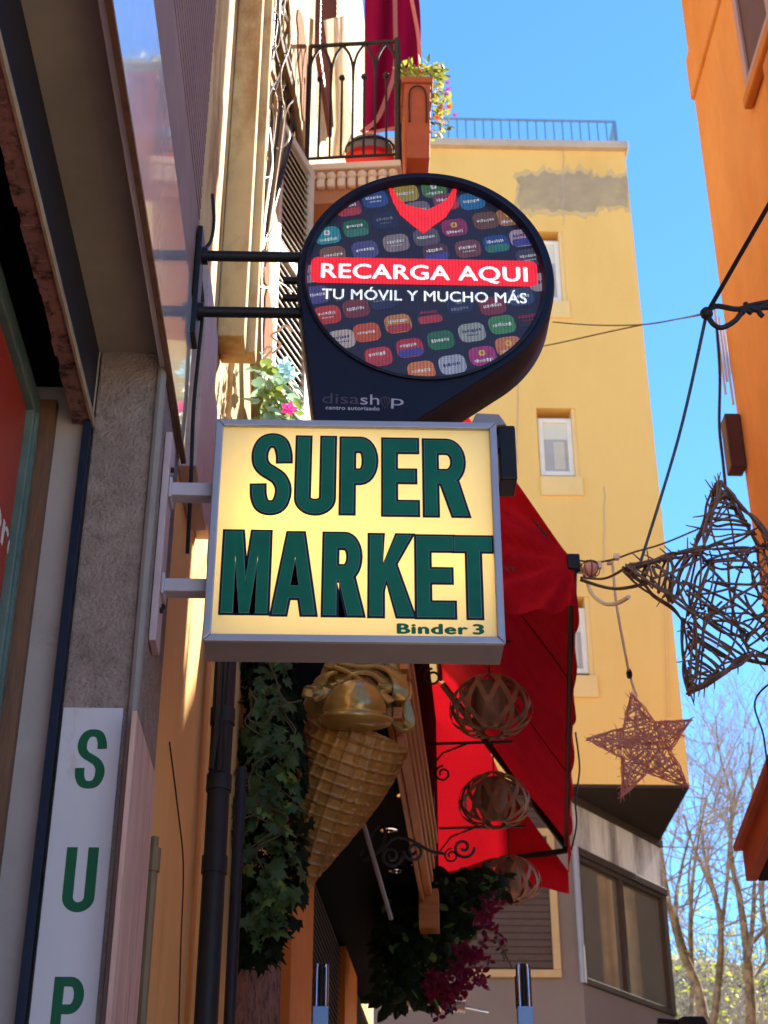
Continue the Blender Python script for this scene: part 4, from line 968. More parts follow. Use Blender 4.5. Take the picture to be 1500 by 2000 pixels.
# ------------------------------------------------------------------ foliage
def leaf_lobed(sz, fold=.25):
    mb = MB(); pts = [(0, -.1), (.32, -.28), (.52, .08), (.34, .2), (.42, .55), (.16, .48), (0, 1.0), (-.16, .48), (-.42, .55), (-.34, .2), (-.52, .08), (-.32, -.28)]
    mb.v = [V(0, .1*sz, 0)]+[V(x*sz, y*sz, -abs(x)*fold*sz-.12*sz*max(0, y-.4)) for x, y in pts]
    mb.f = [(0, 1+i, 1+(i+1) % 12) for i in range(12)]; return mb
def leaf_oval(sz, fold=.3):
    mb = MB(); pts = [(0, 0), (.25, .25), (.3, .55), (.15, .85), (0, 1.05), (-.15, .85), (-.3, .55), (-.25, .25)]
    mb.v = [V(0, .5*sz, 0)]+[V(x*sz, y*sz, -abs(x)*fold*sz-.15*sz*y*y) for x, y in pts]
    mb.f = [(0, 1+i, 1+(i+1) % 8) for i in range(8)]; return mb
def leaf_M(p, out_dir, rn, tilt=.9, droop=.7):
    d = (Vector(out_dir)+V(rn.uniform(-tilt, tilt), rn.uniform(-tilt, tilt), rn.uniform(-tilt, tilt))).normalized()
    tdir = (V(rn.uniform(-.8, .8), rn.uniform(-.8, .8), -droop)); tdir = (tdir-d*tdir.dot(d)).normalized()
    x = tdir.cross(d); return basis(p, x, tdir, d) @ Matrix.Scale(rn.uniform(.65, 1.35), 4)
def stuff_leaves(mb0, places):
    mb = MB()
    for Mx in places: mb.add([Mx @ v for v in mb0.v], mb0.f)
    return mb
# ivy column
iv = random.Random(21)
ivc = [pY(u, v, 6.05) for u, v in ((512, 1200), (522, 1290), (530, 1380), (530, 1470), (522, 1560), (525, 1650), (526, 1740), (515, 1810), (500, 1870))]
ivw = [.13, .12, .11, .14, .16, .15, .14, .10, .05]
ivy = thing('ivy_plant', 'dense dark ivy column hanging between the drainpipes and the golden cone', 'ivy', (ivc[4].x, 6.05, ivc[-1].z))
def iv_at(t):
    i = min(int(t), len(ivc)-2); f = t-i; return ivc[i].lerp(ivc[i+1], f), ivw[i]+(ivw[i+1]-ivw[i])*f
places = []
for k in range(1500):
    c, w_ = iv_at(iv.uniform(0, len(ivc)-1.01)); a = iv.uniform(0, 2*math.pi); r_ = w_*math.sqrt(iv.uniform(.1, 1.15))
    p = c+V(r_*math.cos(a), r_*math.sin(a)*.7, iv.uniform(-.04, .04)); places.append((p, V(math.cos(a), math.sin(a)*.7-.5, .35), r_/w_))
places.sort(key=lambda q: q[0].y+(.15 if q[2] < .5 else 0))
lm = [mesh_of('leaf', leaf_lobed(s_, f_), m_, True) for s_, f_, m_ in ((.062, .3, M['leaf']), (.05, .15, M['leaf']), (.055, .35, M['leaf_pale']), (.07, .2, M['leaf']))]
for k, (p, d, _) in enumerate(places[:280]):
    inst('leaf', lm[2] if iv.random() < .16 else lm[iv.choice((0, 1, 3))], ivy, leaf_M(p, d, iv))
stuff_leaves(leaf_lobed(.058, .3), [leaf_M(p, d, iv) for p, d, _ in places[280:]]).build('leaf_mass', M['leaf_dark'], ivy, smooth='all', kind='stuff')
for k in range(3):
    P = []; t = iv.uniform(0, 2)
    while t < len(ivc)-1.2 and len(P) < 9:
        c, w_ = iv_at(t); P.append(c+V(iv.uniform(-.8, .8)*w_, -.05-iv.uniform(0, .5)*w_, 0)); t += iv.uniform(.3, .8)
    if len(P) > 2: MB().tube(catmull(P, 5), .0035, 5).build('stem', M['vine'], ivy, smooth=True)
for P in (((488, 1350), (500, 1372), (486, 1400), (498, 1412), (520, 1412), (540, 1380), (565, 1385)), ((505, 1330), (530, 1345), (545, 1352), (560, 1372), (590, 1368))):
    MB().tube(catmull([pY(u, v, 5.9) for u, v in P], 6), .0035, 5).build('curly_stem', M['vine'], ivy, smooth=True)
# sunlit plant on the upper wall
wp = random.Random(8); wpl = thing('wall_plant', 'sunlit pale green climbing plant with a pink flower above the sign corner', 'plant', pY(535, 815, 5.6))
mints = [mesh_of('leaf', leaf_oval(.075, .3), M['leaf_mint'], True), mesh_of('leaf', leaf_oval(.06, .3), M['leaf_pale'], True)]
for k in range(150):
    t = wp.random(); u = 505+72*t+wp.uniform(-8, 8); v = wp.uniform(735 if t > .5 else 700, 850)
    if t < .3: v = wp.uniform(700, 850)
    p = pY(u, v, 5.6+wp.uniform(-.12, .12)); inst('leaf', mints[0 if wp.random() < .65 else 1], wpl, leaf_M(p, V(.3, -.9, .4), wp, 1.0, .2))
for k, (u, v, mm) in enumerate(((564, 800, 'petal_pink'), (559, 722, 'petal_blue'), (568, 732, 'petal_blue'), (555, 712, 'petal_blue'))):
    pf = MB(); q = pY(u, v, 5.42)
    for j in range(5):
        a = j*1.257; d = V(math.cos(a), -.5, math.sin(a)).normalized(); Mx = basis(q, d.cross(V(0, -1, 0)).normalized(), d, V(0, -1, 0)); l_ = leaf_oval(.042, .2); pf.add([Mx @ x for x in l_.v], l_.f)
    pf.build('flower', M[mm], wpl, smooth='all')
MB().tube(ppoly([(514, 702), (525, 690), (532, 682), (522, 678), (514, 692)], 5.6), .005, 5).tube(ppoly([(532, 690), (548, 674), (535, 662), (530, 655), (545, 645), (558, 636), (570, 648)], 5.6), .006, 5).build('stem', M['pink_wood'], wpl, smooth=True)

# ------------------------------------------------------------------ golden ice cream cone
Yc = 6.45
pt, pb = pY(700, 1432, Yc-.12), pY(573, 1772, Yc+.05)
axis = (pt-pb); HL = axis.length; az = axis.normalized(); ax_ = az.cross(V(0, 1, 0)).normalized(); ay_ = az.cross(ax_)
RT = (pY(795, 1400, Yc-.12).x-pY(590, 1400, Yc-.12).x)/2*.97
cone = thing('ice_cream_cone', 'giant golden ice cream cone display with waffle grid mounted on the wall', 'display cone', pb)
MC = basis(pb, ax_, ay_, az)
cb = MB(); nu, nv = 200, 150; al = math.atan2(RT, HL); sl_ = math.hypot(RT, HL); gs = .049
for j in range(nv+1):
    t = .012+.988*j/nv
    for i in range(nu):
        th = 2*math.pi*i/nu; f = ((th-math.pi/2+math.pi) % (2*math.pi)-math.pi)*math.sin(al); s_ = t*sl_
        gx, gy = s_*math.sin(f), s_*math.cos(f)
        du, dv_ = abs((gx/gs) % 1-.5), abs((gy/gs) % 1-.5)
        rb = max(0, min(1, 1-((.5-max(du, dv_))-.045)/.04))
        bulge = 1+.24*math.sin(math.pi*t)
        rr_ = t*RT*bulge+.018*rb-.006
        cb.v.append(MC @ V(rr_*math.cos(th), rr_*math.sin(th), t*HL))
for j in range(nv):
    for i in range(nu): cb.f.append((j*nu+i, j*nu+(i+1) % nu, (j+1)*nu+(i+1) % nu, (j+1)*nu+i))
cb.f.append(tuple(range(nu))[::-1]); cb.f.append(tuple(nv*nu+i for i in range(nu)))
cb.build('waffle_cone', M['waffle'], cone, smooth='all')
bc = pY(694, 1388, Yc-.34); rb_ = (pY(760, 1388, Yc-.34).x-pY(628, 1388, Yc-.34).x)/2
prof = [(.001, -.62), (.5, -.60), (.85, -.50), (1.02, -.40), (1.10, -.28), (1.10, -.17), (1.0, -.11), (.93, -.04), (.93, .12), (.85, .38), (.66, .66), (.36, .86), (.001, .93)]
pp_ = catmull([(r, z, 0) for r, z in prof], 4)
Ms = basis(bc, V(1, 0, 0), V(0, .95, .3).normalized(), V(0, -.3, .95).normalized()) @ Matrix.Scale(rb_, 4)
ib = MB(); n_ = 56
for p in pp_:
    for k in range(n_):
        a = 2*math.pi*k/n_; wv = 1+.05*math.sin(3*a+1)*max(0, 1-abs(p.y+.25)/.25)+.03*math.sin(5*a)*max(0, 1-abs(p.y+.25)/.25)
        ib.v.append(Ms @ V(max(p.x, .001)*math.cos(a)*wv, max(p.x, .001)*math.sin(a)*wv, p.y-.06*math.cos(a*2+.6)*max(0, 1-abs(p.y+.3)/.35)))
for i in range(len(pp_)-1):
    for k in range(n_): ib.f.append((i*n_+k, i*n_+(k+1) % n_, (i+1)*n_+(k+1) % n_, (i+1)*n_+k))
ib.build('scoop', M['gold'], cone, smooth='all')
MB().ball(pY(640, 1390, Yc-.12), rb_*.8, 24, 14, (1, 1, 1)).build('side_scoop', M['gold'], cone, smooth='all')
MB().ball(pY(750, 1345, Yc-.10), rb_*.9, 24, 14, (1, 1, 1.1)).build('side_scoop', M['gold'], cone, smooth='all')
MB().ball(pY(690, 1325, Yc-.10), rb_*.95, 24, 14, (1.1, 1, .8)).build('side_scoop', M['gold'], cone, smooth='all')
folds = [([(608, 1350), (622, 1338), (632, 1322), (650, 1312), (665, 1316), (660, 1332), (644, 1338)], .9, .035),
         ([(655, 1300), (690, 1315), (720, 1335), (745, 1350), (752, 1335), (735, 1318), (705, 1312), (680, 1318), (672, 1332), (690, 1346)], .75, .04),
         ([(660, 1292), (700, 1300), (740, 1300), (770, 1315), (782, 1345), (778, 1370)], .85, .045),
         ([(640, 1306), (660, 1290), (700, 1284), (735, 1288), (725, 1302), (695, 1304)], .95, .04),
         ([(600, 1362), (606, 1344), (618, 1345), (622, 1358), (612, 1366)], .85, .03),
         ([(760, 1300), (775, 1325), (790, 1370), (800, 1410), (792, 1425), (778, 1418), (768, 1390), (762, 1360)], 1.25, .028),
         ([(700, 1275), (730, 1278), (765, 1290), (785, 1320)], 1.2, .045), ([(650, 1352), (690, 1338), (740, 1352), (765, 1372)], .55, .03)]
for P, dp, wd in folds:
    pts = catmull([pY(u, v, Yc-.46+.16*dp) for u, v in P], 7)
    MB().strip(pts, wd*1.6, .016, lambda i: V(.15*math.sin(i*.3), -.55, .85)).build('cream_fold', M['gold'], cone, smooth=True, bevel=.006)
MB().tube([pB(585, 1600, 0), pB(600, 1600, 0)+V(.12, -.05, 0)], .02, 8).build('wall_mount', M['black_metal'], cone)

# ------------------------------------------------------------------ restaurant front: black ceiling, slatted timber beam
can = thing('timber_canopy', 'black soffit with small spotlights edged by an orange slatted timber beam', 'canopy', B(2, .35, 4.2))
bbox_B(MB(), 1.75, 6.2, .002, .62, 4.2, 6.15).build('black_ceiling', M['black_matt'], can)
for k in range(5):
    z0_ = 4.15+.075*k
    bbox_B(MB(), .72, 3.32, .625+.010*k, .665+.010*k, z0_, z0_+.052).build('slat', M['timber'], can, bevel=.004)
bbox_B(MB(), .74, 3.30, .622, .640, 4.16, 4.55).build('beam_back', M['dark_frame'], can)
bbox_B(MB(), .72, 3.34, .60, .62, 4.12, 4.20).build('edge_board', M['timber'], can, bevel=.003)
bbox_B(MB(), 3.36, 3.5, .59, .70, 3.98, 4.2).build('beam_end', M['timber'], can)
for (u, v) in ((793, 1552), (812, 1690), (830, 1770), (760, 1620), (775, 1700)):
    q = pZ(u, v, 4.196); MB().lathe([(.045, 0), (.045, -.006), (.03, -.008), (.028, 0)], Matrix.Translation(q), 14).build('spotlight', M['steel'], can, smooth=True)
sc = thing('scroll_bracket', 'curled wrought iron bracket under the black soffit beside the cone', 'iron bracket', pY(800, 1650, 7.4))
def spiral(c, r0, turns, start, Y, sgn=1): return [pY(c[0]+r0*(1-i/40*.85)*math.cos(start+sgn*turns*2*math.pi*i/40), c[1]+r0*(1-i/40*.85)*math.sin(start+sgn*turns*2*math.pi*i/40), Y) for i in range(41)]
for P in (spiral((764, 1672), 22, 1.6, 0, 7.4), spiral((808, 1662), 20, 1.5, math.pi, 7.4, -1), spiral((905, 1655), 22, 1.4, 0, 7.4, 1),
          catmull([pY(u, v, 7.4) for u, v in ((705, 1670), (718, 1640), (742, 1612), (752, 1630), (735, 1668), (712, 1680), (745, 1660), (770, 1637), (800, 1640), (840, 1662), (870, 1668))], 6)):
    MB().tube(P, .008, 5).build('scroll', M['iron'], sc, smooth=True)
tag(MB().tube([pY(704, 1588, 7.2), pY(764, 1795, 7.6)], .012, 6).build('slanting_rod', M['box_under'], smooth=True), 'thin grey rod slanting down from the cone to the bougainvillea', 'rod')

# ------------------------------------------------------------------ red awning
Ya = 6.6
aw = thing('awning', 'red cloth awning with scalloped valance and side flap over the restaurant', 'awning', B(1.5, .9, 4.2))
pf = pY(1119, 1097, Ya); ph = pY(1117, 1192, Ya); pt_ = pY(1000, 935, Ya)
slope = (pt_.z-pf.z)/(pf.x-pt_.x)
of_ = (pf-P0).dot(nB); sf = sB(pf)                      # front bar: offset from the wall and start
ot = .66; zt_a = pf.z+(of_-ot)*slope                    # upper rail on the canopy edge
PF = pZ(1107, 1652, pf.z-.01); sfar = sB(PF); of_far = (PF-P0).dot(nB)
def OF(s): return of_+(of_far-of_)*(s-sf)/(sfar-sf)
def AW(s, t, dz=0): return B(s, ot+(OF(s)-ot)*t, zt_a+(pf.z-zt_a)*t+dz)
def cloth(grid, m, name, th=.004):
    mb = MB(); nu_, nv_ = len(grid), len(grid[0])
    for r_ in grid:
        for p in r_: mb.v.append(Vector(p))
    for i in range(nu_-1):
        for j in range(nv_-1): mb.f.append((i*nv_+j, i*nv_+j+1, (i+1)*nv_+j+1, (i+1)*nv_+j))
    return mb.build(name, m, aw, smooth='all')
# sloping roof cloth, sagging a little between its ribs
def wr_(s_, t): return .022*math.sin(5.3*t+3.1*s_+.6*math.sin(4*s_))*math.sin(math.pi*t)+.016*math.sin(11*t-6.5*s_+1)*t+.010*math.sin(17*s_+4*t)
gr = [[AW(sf+(sfar-sf)*i/60, j/24, -.085*math.sin(math.pi*j/24)*abs(math.sin(math.pi*i/60*3))**.8+wr_((sfar-sf)*i/60, j/24)) for j in range(25)] for i in range(61)]
cloth(gr, M['awn'], 'roof_cloth')
for k in range(1, 3):
    s_ = sf+(sfar-sf)*k/3
    MB().strip([AW(s_, j/12, wr_(s_-sf, j/12)-.006) for j in range(13)], .022, .003, nB).build('seam', M['seam'], aw)
# side flap facing the camera with folds drawn towards the front corner
gf = []
for i in range(41):
    t = i/40; top = AW(sf, t); row = []
    hem = pf.z-(pf.z-ph.z)*(1.0)-(.006*math.sin(t*9+1)) - .04*(1-t)*math.sin(t*7+.5)*.6 + .05*max(0, .5-t)
    for j in range(21):
        k = j/20; z_ = top.z+(hem-top.z)*k
        ang_ = math.atan2(top.z*(1-k)+hem*k-pf.z, (1-t)*(of_-ot)+.02)
        rad = math.hypot((1-t)*(of_-ot), z_-pf.z)
        row.append(V(top.x, top.y, z_)-dB*(.012+.075*math.sin(ang_*13+.8+.5*math.sin(ang_*5))*min(1, rad*1.8)+.016*math.sin(t*14)*k*k))
    gf.append(row)
cloth(gf, M['awn'], 'side_flap')
q0, q1 = pY(960, 1112, Ya-.05), pY(1006, 1108, Ya-.05)
text_mb('.com', basis(q0-V(.09, 0, .004), V(1, 0, -.03).normalized(), (0, 0, 1), (0, -1, 0)), .20, .038, .02, .001).build('flap_lettering', M['awn_text'], aw)
# scalloped front valance
gv = []; nsc = 11; NI = nsc*8
for i in range(NI+1):
    s_ = sf+(sfar-sf)*i/NI; ph_ = (i % 8)/8 if i < NI else 1; sc_ = .035*math.sin(math.pi*((i/8) % 1))
    gv.append([B(s_, OF(s_)+.006+.012*math.sin(i*.5)*j/3, pf.z-.005-(.20+sc_)*j/3) for j in range(4)])
cloth(gv, M['awn'], 'front_valance')
# far side flap hanging below a slit of daylight
gf = []
for i in range(31):
    t = -.12+1.12*i/30; k_ = max(0, min(1, (t-.36)/.14)); top = AW(sfar+.02, max(t, 0), -.035-.14*k_+.012*math.sin(t*5))
    if t < 0: top = top+nB*(OF(sfar)-ot)*t
    hem = min(pf.z-.33+.030*math.sin(t*9+1), top.z-.02)
    gf.append([V(top.x, top.y, top.z+(hem-top.z)*j/8)+dB*.035*math.sin(t*11+j*.5)*(j/8) for j in range(9)])
cloth(gf, M['awn'], 'far_flap')
MB().tube([AW(sf, 1, -.02)-dB*.02, AW(sfar, 1, -.02)+dB*.05], .020, 8).build('front_bar', M['black_metal'], aw, smooth=True)
MB().tube([AW(sf+.02, 0, -.02), AW(sfar, 0, -.02)], .022, 8).build('top_rail', M['black_metal'], aw, smooth=True)
MB().tube([AW(sf+.02, .02, -.05), AW(sf+.02, .98, -.04)], .012, 6).build('side_arm', M['black_metal'], aw, smooth=True)
MB().tube([AW(sfar-.02, .02, -.05), AW(sfar-.02, 1, -.03)], .026, 8).build('side_arm', M['black_metal'], aw, smooth=True)
MB().tube([AW(sfar-.02, 1, -.05), B(sfar+.1, ot, pf.z-.12)], .022, 8).build('folding_arm', M['black_metal'], aw, smooth=True)
MB().box(pf-V(.03, .03, .05), pf+V(.03, .03, .03)).build('bar_cap', M['black_metal'], aw, bevel=.006)
wcp = [pY(u, v, 9.4) for u, v in ((1124, 1430), (1132, 1500), (1124, 1560), (1126, 1610), (1116, 1660))]
tag(MB().tube(catmull(wcp, 6), .006, 5).build('hanging_cable', M['cable'], smooth=True), 'thin black cable dangling along the scalloped edge of the red awning', 'cable')

# ------------------------------------------------------------------ bamboo lanterns
def lantern(u, v, t, wpx, hpx, lab, rn):
    d = ray(u, v); c = EYE+d*t; r_ = wpx/2*t/FPX; h_ = r_*1.38
    top = c+V(0, 0, h_/2)
    L_ = thing('bamboo_lantern', lab, 'lantern', c-V(0, 0, h_/2), 'bamboo lanterns under the red awning')
    n_ = 11
    prof_ = [(.30, .50), (.62, .40), (.90, .18), (1.0, -.08), (.90, -.30), (.62, -.46), (.30, -.50)]
    for sg in (-1, 1):
        for k in range(n_):
            a0_ = 2*math.pi*k/n_; P = []
            for i, p in enumerate(catmull([(q[0], q[1], 0) for q in prof_], 4)):
                a = a0_+sg*(.95*(i/24)); P.append(c+V(r_*p.x*math.cos(a), r_*p.x*math.sin(a), h_*p.y))
            MB().strip(P, .027, .0018, lambda i, P=P: P[i]-c).build('bamboo_strip', M['bamboo'], L_, smooth=False)
    for z_, rr_ in ((.5, .31), (-.5, .31)):
        MB().tube([c+V(rr_*r_*math.cos(a), rr_*r_*math.sin(a), z_*h_) for a in [2*math.pi*i/20 for i in range(21)]], .007, 5).build('ring', M['bamboo'], L_, smooth=True)
    MB().lathe([(.30*r_, -.36*h_), (.36*r_, -.2*h_), (.36*r_, .35*h_), (.30*r_, .42*h_), (.001, .42*h_)], Matrix.Translation(c), 20).build('paper_shade', M['shade_paper'], L_, smooth=True)
    MB().tube([c+V(0, 0, .42*h_), c+V(0, 0, .80*h_+.12)], .004, 5).build('hanging_cord', M['cable'], L_)
    return c
lr = random.Random(2)
l1 = lantern(958, 1378, 8.1, 162, 130, 'largest and nearest bamboo strip lantern just below the lit sign', lr)
l2 = lantern(966, 1562, 9.2, 142, 110, 'middle bamboo strip lantern in front of the bright red cloth', lr)
l3 = lantern(996, 1718, 10.3, 122, 100, 'lowest bamboo strip lantern above the bougainvillea', lr)
for c, lab, pts in ((l1, 'iron hanger bar above the nearest lantern', None), (l2, 'iron hanger bar with curled end above the middle lantern', 1), (l3, 'iron hanger bar above the lowest lantern', None)):
    s_ = sB(c); z_ = c.z+.36; h = thing('lantern_hanger', lab, 'hanger', B(s_, .66, z_), 'iron lantern hangers')
    MB().tube([B(s_, .66, z_), c+V(0, 0, z_-c.z), c+V(0, 0, z_-c.z)+nB*.12], .009, 6).build('bar', M['iron'], h)
    MB().tube([B(s_, .66, z_-.16), B(s_, .74, z_-.06), B(s_, .90, z_)], .007, 6).build('brace', M['iron'], h)
    MB().tube([B(s_, .74+.05*math.cos(a)*(1-.03*k), z_-.19+.05*math.sin(a)*(1-.03*k)) for k, a in enumerate([math.pi/2+i*.4 for i in range(22)])], .007, 5).build('curl', M['iron'], h, smooth=True)

# ------------------------------------------------------------------ bougainvillea and dark leaves behind
bo = random.Random(31); boug = thing('bougainvillea', 'dark bougainvillea mass with magenta flowers below the red awning', 'plant', pY(850, 1950, 9.5))
def in_bo(u, v): return (u < 1000-(v-1700)*.0 and v > 1690+max(0, (740-u))*1.0 and v < 1960 and (u-740)/260 < 1-.0*(v-1690) and v > 1760-(u-840)*.0-60*max(0, min(1, (u-840)/40)) and v < 1960-max(0, u-850)*.62 and u > 742)
plc = []
while len(plc) < 2100:
    u, v = bo.uniform(742, 1005), bo.uniform(1690, 1965)
    if u > 860 and v < 1690+abs(u-930)*.3: continue
    if u > 960-(v-1700)*.42 and v > 1745: 
        if bo.random() > .04: continue
    if u > 1000-(v-1690)*.4: continue
    if v > 1900 and bo.random() < .62: continue
    if 845 < u < 905 and 1850 < v < 1905 and bo.random() < .7: continue
    Y_ = bo.uniform(8.9, 10.2); plc.append((pY(u, v, Y_), Y_, u, v))
plc.sort(key=lambda q: q[1])
bm_ = [mesh_of('leaf', leaf_oval(.085, .3), M['leaf_dark'], True), mesh_of('leaf', leaf_oval(.07, .3), M['leaf'], True)]
for p, Y_, u, v in plc[:270]: inst('leaf', bm_[0 if bo.random() < .85 else 1], boug, leaf_M(p, V(-.1, -.8, .2), bo, 1.0, .5))
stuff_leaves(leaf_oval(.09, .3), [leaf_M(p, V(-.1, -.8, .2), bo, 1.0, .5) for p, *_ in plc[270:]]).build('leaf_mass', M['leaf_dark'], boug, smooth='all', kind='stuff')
fl = MB()
for j in range(3):
    a = j*2.094; d = V(math.cos(a), math.sin(a), .55).normalized(); Mx = basis(V(0, 0, 0), d.cross(V(0, 0, 1)).normalized(), d, d.cross(V(0, 0, 1)).normalized().cross(d)); l_ = leaf_oval(.048, .35); fl.add([Mx @ x for x in l_.v], l_.f)
flm = mesh_of('flower', fl, M['petal'], True)
for k in range(95):
    t = bo.random()
    if t < .22: u, v = bo.gauss(880, 14), bo.gauss(1945, 16)
    elif t < .45: u, v = bo.gauss(925, 14), bo.gauss(1880, 28)
    elif t < .6: u, v = bo.gauss(955, 12), bo.gauss(1800, 32)
    elif t < .68: u, v = bo.gauss(938, 8), bo.gauss(1922, 8)
    else: u, v = bo.uniform(835, 905), bo.gauss(1915, 14)
    inst('flower', flm, boug, leaf_M(pY(u, v, bo.uniform(8.7, 9.0)), V(0, -.9, .1), bo, .8, .5))
for P in (((760, 1800), (840, 1830), (900, 1850), (950, 1790), (975, 1720)), ((780, 1900), (850, 1925), (880, 1960))):
    MB().tube(catmull([pY(u, v, 9.5) for u, v in P], 6), .012, 5).build('stem', M['vine'], boug, smooth=True)
sp = thing('dry_twig', 'small dry twig standing up beside the tan window and the right hand post', 'twig', pY(998, 1890, 9.3))
MB().tube(catmull([pY(u, v, 9.3) for u, v in ((1000, 1890), (985, 1860), (974, 1838), (968, 1815))], 5), .005, 5).build('stem', M['vine'], sp, smooth=True)
lf_s = mesh_of('leaf', leaf_oval(.035, .3), M['vine'], True)
for k in range(14): inst('leaf', lf_s, sp, leaf_M(pY(966+k*1.6+bo.uniform(-6, 6), 1812+k*5, 9.3), V(0, -1, .2), bo, .8, -.3))
hq = thing('ribbed_hose', 'pale ribbed hose hanging level under the bougainvillea', 'hose', pY(850, 1880+6, 12))
HP = [pY(u, v, 10.6) for u, v in ((740, 1955), (790, 1955), (850, 1958), (905, 1966))]
MB().tube(HP, .035, 10).build('hose', M['hose'], hq, smooth=True)
for k in range(26):
    f = k/25; p = HP[0].lerp(HP[-1], f); q2 = HP[0].lerp(HP[-1], min(1, f+.008))
    MB().tube([p, p+(HP[-1]-HP[0]).normalized()*.012], .042, 10).build('rib', M['hose'], hq, smooth=True)
MB().tube([pY(905, 1966, 10.6), pY(955, 1976, 10.6)], .008, 6).build('nozzle', M['steel'], hq, smooth=True)

# ------------------------------------------------------------------ pair of metal posts
for (u, lab) in ((628, 'left metal post with light blue sleeve in front of the louvred doors'), (1021, 'right metal post with light blue sleeve in front of the grey wall')):
    Yp = 6.5; q = pY(u, 1880, Yp); zs = pY(u, 1968, Yp).z; r_ = .030
    t = thing('metal_post', lab, 'post', (q.x, Yp, 0), 'metal posts with blue sleeves')
    MB().tube([(q.x, Yp, 0), (q.x, Yp, zs-.9)], r_*.8, 12).build('shaft', M['box_under'], t, smooth=True)
    MB().box((q.x-r_*1.05, Yp-r_, zs-.9), (q.x+r_*1.05, Yp+r_, zs)).build('blue_sleeve', M['blue_sleeve'], t, bevel=.005)
    for k in (-1, 0, 1):
        P = [(q.x+k*.019, Yp, zs), (q.x+k*.019, Yp, zs+.16), (q.x+k*.016, Yp, q.z-.02), (q.x+k*.012, Yp+.012, q.z)]
        MB().tube(catmull(P, 5), [.0125]*10+[.012, .0115, .010, .008, .006, .003], 10).build('chrome_tube', M['steel'] if k else M['black_metal'], t, smooth=True)
    MB().box((q.x-.034, Yp+.014, zs), (q.x+.034, Yp+.024, q.z-.05)).build('back_plate', M['black_metal'], t, bevel=.003)
# black lamp head low on the right
lh = thing('black_lamp', 'black flat lamp head poking up at the bottom right before the trees', 'lamp', pY(1345, 1990, 9))
MB().prism([pY(u, v, 9) for u, v in ((1320, 2030), (1322, 1992), (1334, 1984), (1376, 1984), (1384, 2000), (1386, 2030))], (0, .12, 0)).build('head', M['black_metal'], lh, bevel=.01)
MB().tube([pY(1284, 1994, 9.05), pY(1325, 1997, 9.05)], .018, 8).build('arm', M['black_metal'], lh, smooth=True)
q = pY(1350, 2030, 9.06); MB().tube([q, (q.x, q.y, 0)], .03, 8).build('pole', M['black_metal'], lh, smooth=True)

# ------------------------------------------------------------------ balcony things
Y_b = YB
tw_ = MB(); G = []
pk = [pY(u, v, Y_b+.35) for u, v in ((648, 20), (690, 20), (664, 160), (690, 300), (640, 330))]
PT = [(632, 40), (640, 100), (648, 180), (652, 250), (648, 312)]; PR = [(672, 30), (676, 110), (682, 190), (690, 255), (688, 300)]
for i in range(13):
    t = i/12*4; k = min(int(t), 3); f = t-k
    a = (PT[k][0]+(PT[k+1][0]-PT[k][0])*f, PT[k][1]+(PT[k+1][1]-PT[k][1])*f); b = (PR[k][0]+(PR[k+1][0]-PR[k][0])*f, PR[k][1]+(PR[k+1][1]-PR[k][1])*f)
    for j in range(9):
        h = j/8; tw_.v.append(pY(a[0]+(b[0]-a[0])*h, a[1]+(b[1]-a[1])*h, Y_b+.35+.05*math.sin(h*8+i*.35)))
for i in range(12):
    for j in range(8): tw_.f.append((i*9+j, i*9+j+1, i*9+j+10, i*9+j+9))
tag(tw_.build('hanging_towel', M['towel'], smooth='all'), 'pale towel or cloth hung in the sun behind the balcony railing', 'towel')
bgt = thing('balcony_bag', 'rounded grey bundle with a red base on the balcony floor', 'bag', pY(722, 320, Y_b+.3))
cb_ = pY(722, 292, Y_b+.28); rB = (pY(768, 290, Y_b+.28).x-pY(676, 290, Y_b+.28).x)/2
MB().lathe([(.001, .62), (.5, .58), (.82, .36), (.95, .05), (1.0, -.3), (.98, -.42)], Matrix.Translation(cb_) @ Matrix.Diagonal((rB, rB*.7, rB, 1)), 20).build('bundle', M['bag'], bgt, smooth=True)
MB().lathe([(1.0, -.40), (1.06, -.5), (1.02, -.66), (.9, -.72)], Matrix.Translation(cb_) @ Matrix.Diagonal((rB, rB*.7, rB, 1)), 20).build('red_base', M['red_plastic'], bgt, smooth=True)
MB().tube([cb_+V(rB*1.02*math.cos(a), rB*.72*math.sin(a), rB*(.05+.06*math.cos(a))) for a in [2*math.pi*i/24 for i in range(25)]], .008, 5).build('strap', M['black_metal'], bgt, smooth=True)
# burgundy hangings of the storey above
bu = thing('burgundy_curtain', 'burgundy cloth blind with pink edging hanging above the balcony against the sky', 'blind', pY(760, 250, 8.9))
G = MB(); no = 15
for i in range(17):
    v = -160+i*26.0
    edge = 822-(.0 if v < 100 else (v-100)*.07)+(-22*((60-v)/160)**2 if v < 60 else 0)
    for j in range(no):
        u = 712+(edge-712)*j/(no-1); G.v.append(pY(u, v, 8.9+.05*math.sin(j*.9+i*.2)))
for i in range(16):
    for j in range(no-1): G.f.append((i*no+j, i*no+j+1, (i+1)*no+j+1, (i+1)*no+j))
G.build('cloth', M['purple'], bu, smooth='all')
MB().strip(catmull([pY(u, v, 8.83) for u, v in ((792, -60), (808, 20), (818, 80), (820, 150), (815, 210))], 6), .030, .006, (0, -1, 0)).build('edging', M['pink_band'], bu)
MB().strip(catmull([pY(u, v, 8.82) for u, v in ((770, -60), (772, 40), (772, 130), (755, 190), (735, 235), (705, 258))], 6), .035, .006, (0, -1, 0)).build('edging', M['pink_band'], bu)
MB().strip([pY(708, 262, 8.82), pY(772, 250, 8.82)], .03, .006, (0, -1, 0)).build('edging', M['pink_band'], bu)
